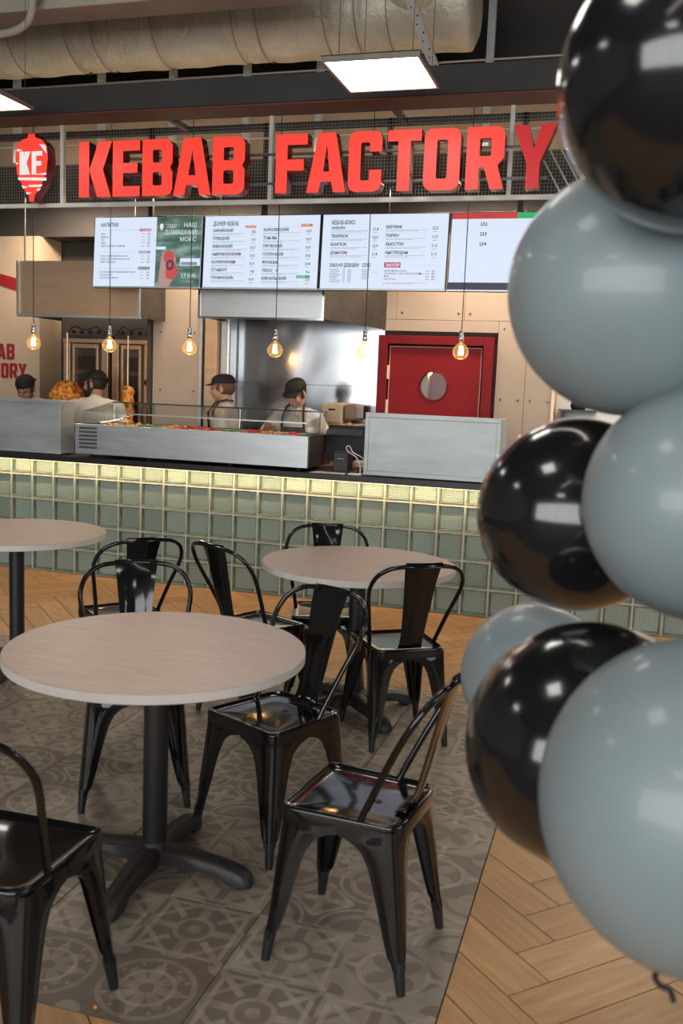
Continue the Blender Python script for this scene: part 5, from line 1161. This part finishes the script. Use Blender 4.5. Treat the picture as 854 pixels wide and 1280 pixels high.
def person(label, loc, rot, lean, head_at, head_rot, arms, skin, hair, cap_back, beard=False, apron=False, build=1.0, hips=0.93):
    t = thing('person', label, 'person', loc, rot); t.scale = (0.975, 0.975, 0.975)
    RL = Matrix.Rotation(lean, 3, 'X')
    def B(p):
        p = Vector(p)
        if p.z > hips: q = p-Vector((0, 0, hips)); return RL @ q+Vector((0, 0, hips))
        return p
    hc = Vector(head_at); HR = Euler(head_rot).to_matrix()
    def torso(mb, g):
        for c, r_ in (((0, 0, 0.98), (0.160, 0.120, 0.12)), ((0, 0.0, 1.12), (0.145*build, 0.112*build, 0.15)), ((0, 0, 1.27), (0.168*build, 0.120*build, 0.15)), ((0, 0.01, 1.38), (0.150*build, 0.088, 0.085))):
            mb.ell(B(c), (r_[0]+g, r_[1]+g, r_[2]+g), 20, 12, RL)
        capsule(mb, B((-0.145*build, 0.01, 1.385)), B((0.145*build, 0.01, 1.385)), 0.056+g, 0.056+g); capsule(mb, B((-0.09*build, 0.012, 1.415)), B((0.09*build, 0.012, 1.415)), 0.042+g, 0.042+g)
    body = MB(); torso(body, 0)
    capsule(body, B((0, 0.012, 1.42)), hc+HR @ Vector((0, 0.03, -0.05)), 0.058, 0.052)
    for c, r_ in (((0, 0.018, 0.028), (0.074, 0.094, 0.094)), ((0, -0.025, -0.045), (0.056, 0.066, 0.062)), ((0, -0.060, -0.090), (0.026, 0.022, 0.020)), ((0, -0.078, 0.018), (0.050, 0.018, 0.012)),
                  ((0, -0.100, -0.012), (0.010, 0.016, 0.026)), ((0, -0.108, -0.030), (0.015, 0.014, 0.011)), ((0.036, -0.062, -0.028), (0.026, 0.026, 0.028)), ((-0.036, -0.062, -0.028), (0.026, 0.026, 0.028)),
                  ((0.075, 0.015, -0.012), (0.010, 0.020, 0.032)), ((-0.075, 0.015, -0.012), (0.010, 0.020, 0.032)), ((0, -0.082, -0.062), (0.024, 0.012, 0.012))):
        body.ell(hc+HR @ Vector(c), r_, 16, 10, HR)
    for side, (el, wr) in zip((1, -1), arms):
        sh = B((side*0.178*build, 0.012, 1.372)); el = Vector(el); wr = Vector(wr)
        capsule(body, sh, el, 0.052*build, 0.041); capsule(body, el, wr, 0.041, 0.027)
        fd = (wr-el).normalized(); pl = wr+fd*0.055; dn = Vector((0, 0, -1)); sd = fd.cross(dn).normalized() if abs(fd.z) < 0.95 else Vector((1, 0, 0)); nn = sd.cross(fd).normalized()
        capsule(body, wr, pl, 0.026, 0.030)
        for k, (off, ln) in enumerate(((-0.030, 0.062), (-0.011, 0.072), (0.009, 0.068), (0.028, 0.052))):
            b0 = pl+sd*off+fd*0.012; b1 = b0+fd*ln*0.55-nn*0.006; b2 = b1+fd*ln*0.35-nn*0.026
            capsule(body, b0, b1, 0.0095, 0.009, 8, 3); capsule(body, b1, b2, 0.009, 0.008, 8, 3)
        b0 = wr+fd*0.025-sd*side*0.022; b1 = b0+fd*0.035-sd*side*0.028-nn*0.01; b2 = b1+fd*0.028-sd*side*0.004-nn*0.01
        capsule(body, b0, b1, 0.0105, 0.0095, 8, 3); capsule(body, b1, b2, 0.0095, 0.0085, 8, 3)
    for s_ in (1, -1):
        capsule(body, (s_*0.085, 0, 0.90), (s_*0.10, -0.01, 0.50), 0.082, 0.058); capsule(body, (s_*0.10, -0.01, 0.50), (s_*0.105, 0.02, 0.10), 0.056, 0.038)
        capsule(body, (s_*0.105, 0.02, 0.06), (s_*0.115, -0.14, 0.04), 0.042, 0.034)
    voxel(body, 'body', M[skin], t, 0.0065, 3)
    sh = MB(); torso(sh, 0.013); sh.ell((0, 0, 0.93), (0.175, 0.135, 0.10), 20, 10)
    for side, (el, wr) in zip((1, -1), arms):
        a = B((side*0.172*build, 0.012, 1.372)); el = Vector(el); e2 = a.lerp(el, 0.72)
        capsule(sh, a, a.lerp(el, 0.3), 0.064*build, 0.062); capsule(sh, a.lerp(el, 0.3), e2, 0.062, 0.059)
        d = (el-a).normalized(); x_ = d.orthogonal().normalized(); y_ = d.cross(x_)
    capsule(sh, B((0, 0.01, 1.43)), B((0, 0.01, 1.455)), 0.066, 0.060)
    voxel(sh, 'tee_shirt', M['shirt'], t, 0.011, 3)
    tr_ = MB()
    tr_.ell((0, 0, 0.93), (0.168, 0.128, 0.09), 18, 10)
    for s_ in (1, -1):
        capsule(tr_, (s_*0.085, 0, 0.88), (s_*0.10, -0.01, 0.50), 0.095, 0.075); capsule(tr_, (s_*0.10, -0.01, 0.50), (s_*0.105, 0.02, 0.13), 0.073, 0.062)
    voxel(tr_, 'trousers', M['trousers'], t, 0.014, 2)
    for s_ in (1, -1): 
        sb = MB(); sb.ell((s_*0.112, -0.055, 0.045), (0.052, 0.135, 0.045), 14, 8); sb.v = [(x, y, max(0.0, z)) for x, y, z in sb.v]; sb.build('shoe', M['rubber'], t, local=True, smooth=True)
    # hair at the back of the head, under the cap
    hb = MB(); hb.ell(hc+HR @ Vector((0, 0.034, 0.012)), (0.078, 0.088, 0.085), 18, 12, HR)
    for s_ in (1, -1): hb.ell(hc+HR @ Vector((s_*0.070, -0.012, 0.012)), (0.008, 0.022, 0.032), 8, 6, HR)
    hb.build('hair', M[hair], t, local=True, smooth=True)
    if beard:
        bb = MB(); bb.ell(hc+HR @ Vector((0, -0.030, -0.072)), (0.062, 0.062, 0.050), 16, 10, HR).ell(hc+HR @ Vector((0, -0.072, -0.092)), (0.034, 0.030, 0.030), 12, 8, HR)
        for s_ in (1, -1): bb.ell(hc+HR @ Vector((s_*0.062, -0.012, -0.035)), (0.012, 0.030, 0.045), 10, 8, HR)
        bb.build('beard', M['hair'], t, local=True, smooth=True)
    cp = MB()
    prf = [(1.06, -0.02), (1.08, 0.02), (1.05, 0.30), (0.95, 0.60), (0.72, 0.86), (0.40, 0.98), (0.05, 1.02)]
    c = hc+HR @ Vector((0, 0.014, 0.045)); V = []; F = []; sg = 24
    for r_, h in prf: V += [c+HR @ Vector((r_*0.083*math.cos(2*PI*k/sg), r_*0.103*math.sin(2*PI*k/sg), h*0.082)) for k in range(sg)]
    for i in range(len(prf)-1):
        for k in range(sg): F.append((i*sg+k, i*sg+(k+1) % sg, (i+1)*sg+(k+1) % sg, (i+1)*sg+k))
    F.append(tuple(range(sg))[::-1]); F.append(tuple((len(prf)-1)*sg+k for k in range(sg)))
    cp.add(V, F); cap_ = cp.build('cap', M['cap'], t, local=True, smooth=True, angle=80)
    by = 1 if cap_back else -1
    br = MB(); V = []
    for zoff in (0.0, -0.006):
        for k in range(13):
            a = PI*k/12; V.append(c+HR @ Vector((0.074*math.cos(a), by*(0.080+0.088*math.sin(a)**0.8), zoff+0.012-0.022*math.sin(a)-0.012*math.cos(a)**2)))
        for k in range(13):
            a = PI*k/12; V.append(c+HR @ Vector((0.074*math.cos(a), by*(0.060+0.03*math.sin(a)), zoff+0.012-0.012*math.cos(a)**2)))
    F = [(k, k+1, 14+k, 13+k) for k in range(12)]+[(26+k+1, 26+k, 26+13+k, 26+14+k) for k in range(12)]+[(k+1, k, 26+k, 26+k+1) for k in range(12)]
    br.add(V, F).build('brim', M['cap'], cap_, local=True, smooth=True, angle=40)
    if cap_back: MB().tube([c+HR @ Vector((0.084*math.cos(a), -0.106*math.sin(a), 0.002)) for a in [PI*k/10 for k in range(11)]], 0.004, 6).build('cap_band', M['steelmatte'], cap_, local=True)
    for s_ in (1, -1):
        MB().ell(hc+HR @ Vector((s_*0.031, -0.083, 0.000)), (0.012, 0.007, 0.0045), 10, 6, HR).build('eye', M['eye'], t, local=True, smooth=True)
        MB().ell(hc+HR @ Vector((s_*0.032, -0.092, 0.020)), (0.019, 0.006, 0.0035), 10, 6, HR).build('eyebrow', M[hair], t, local=True, smooth=True)
    MB().ell(hc+HR @ Vector((0, -0.0925, -0.061)), (0.021, 0.006, 0.005), 10, 6, HR).build('mouth', M['lips'], t, local=True, smooth=True)
    if apron:
        V = []; F = []; rows = [(1.32, 0.105), (1.25, 0.118), (1.18, 0.135), (1.10, 0.165), (1.0, 0.20), (0.90, 0.215), (0.75, 0.22), (0.58, 0.22)]; cols = 9
        for lay in (0, 0.006):
            for z, hw in rows:
                for k in range(cols):
                    u_ = -1+2*k/(cols-1); yy = -(0.146*build+lay)+0.07*(u_*hw/0.2)**2; V.append(B((u_*hw, yy, z)))
        for i in range(len(rows)-1):
            for k in range(cols-1):
                a = i*cols+k; F.append((a, a+1, a+cols+1, a+cols)); a += len(rows)*cols; F.append((a+1, a, a+cols, a+cols+1))
        ap = MB().add(V, F).build('apron', M['apron'], t, local=True, smooth=True, angle=80)
        for s_ in (1, -1):
            MB().tube([B((s_*0.100, -0.128*build, 1.315)), B((s_*0.092, -0.125, 1.40)), B((s_*0.078, -0.060, 1.478)), B((s_*0.055, 0.03, 1.50)), B((0.0, 0.075, 1.49))], 0.011, 8).build('neck_strap', M['strap'], ap, local=True, smooth=True)
    return t
# the cook at the left, only his capped head above the steel box
person('person in a backwards black cap looking down behind the left steel box', (-5.46, 7.95, 0), 0.25, R_(22), (0, -0.27, 1.515), (R_(26), 0, 0), [((0.28, -0.12, 1.14), (0.20, -0.34, 1.10)), ((-0.28, -0.12, 1.14), (-0.20, -0.34, 1.10))], 'skin', 'hair', True)
# bearded cook, back to us, face in profile to the left
person('bearded person in a backwards black cap and white tee shirt beside the meat cone', (-4.55, 7.50, 0), R_(-160), R_(8), (0.02, -0.115, 1.590), (R_(6), 0, R_(68)), [((0.27, -0.06, 1.13), (0.24, -0.20, 0.99)), ((-0.285, -0.02, 1.13), (-0.25, -0.22, 1.0))], 'skin', 'hair', True, beard=True, build=1.17)
# cook in profile facing left
person('person in profile facing left in a black cap, white tee shirt and dark apron', (-3.285, 7.55, 0), R_(-78), R_(3), (0, -0.05, 1.598), (R_(4), 0, R_(-6)), [((0.245, -0.02, 1.13), (0.21, -0.20, 1.02)), ((-0.245, -0.02, 1.13), (-0.20, -0.20, 1.02))], 'skinpale', 'hairred', False, apron=True, build=0.98)
# cook facing us, head bowed
person('person in a black cap and grey apron bowing the head over the display case', (-2.655, 7.62, 0), R_(2), R_(7), (-0.0, -0.115, 1.578), (R_(24), 0, R_(-10)), [((0.295, -0.07, 1.16), (0.36, -0.28, 1.08)), ((-0.30, -0.12, 1.20), (-0.17, -0.36, 1.275))], 'skinpale', 'hair', False, apron=True, build=1.02)

# ---------------------------------------------------------------- the hall behind the photographer
struct('wall_left', MB().box(-9.15, -9.0, -6, 9.6, 0, 5.3), M['concrete'])
struct('wall_right', MB().box(7.0, 7.15, -6, 9.6, 0, 5.3), M['concrete'])
struct('wall_rear', MB().box(-9, 7, -6.15, -6.0, 0, 0.9).box(-9, 7, -6.15, -6.0, 3.8, 5.3).box(-9, -6.65, -6.15, -6.0, 0.9, 3.8).box(3.6, 7, -6.15, -6.0, 0.9, 3.8), M['concrete'])
for i in range(5):
    a = -6.65+i*2.05; o = MB().box(a, a+0.08, -6.1, -6.02, 0.9, 3.8).box(a+1.97, a+2.05, -6.1, -6.02, 0.9, 3.8).box(a+0.08, a+1.97, -6.1, -6.02, 3.72, 3.8).box(a+0.08, a+1.97, -6.1, -6.02, 0.9, 0.98).build('window_%d' % (i+1), M['steelmatte']); o['kind'] = 'structure'
    MB().box(a+0.08, a+1.97, -6.07, -6.06, 0.98, 3.72).build('window_pane', M['pane'], o, local=True)
ll = thing('linear_pendant_light', 'long slim linear lamp hanging above the tables, out of the picture', 'lamp', (0.3, 1.6, 3.2))
MB().tube(bezier([(-1.2, 3.4, 3.25), (-0.3, 2.6, 3.25), (0.1, 1.4, 3.25), (-0.1, 0.0, 3.25), (-0.9, -0.9, 3.25)], 8), 0.03, 8).build('glowing_tube', flat('warm_white_tube', (1.0, 0.9, 0.8), 5.0), ll, smooth=True)
MB().tube([(0.1, 1.4, 3.27), (0.1, 1.4, 5.3)], 0.003, 5).build('hanging_wire', M['cable'], ll)
print('objects', len(bpy.data.objects))
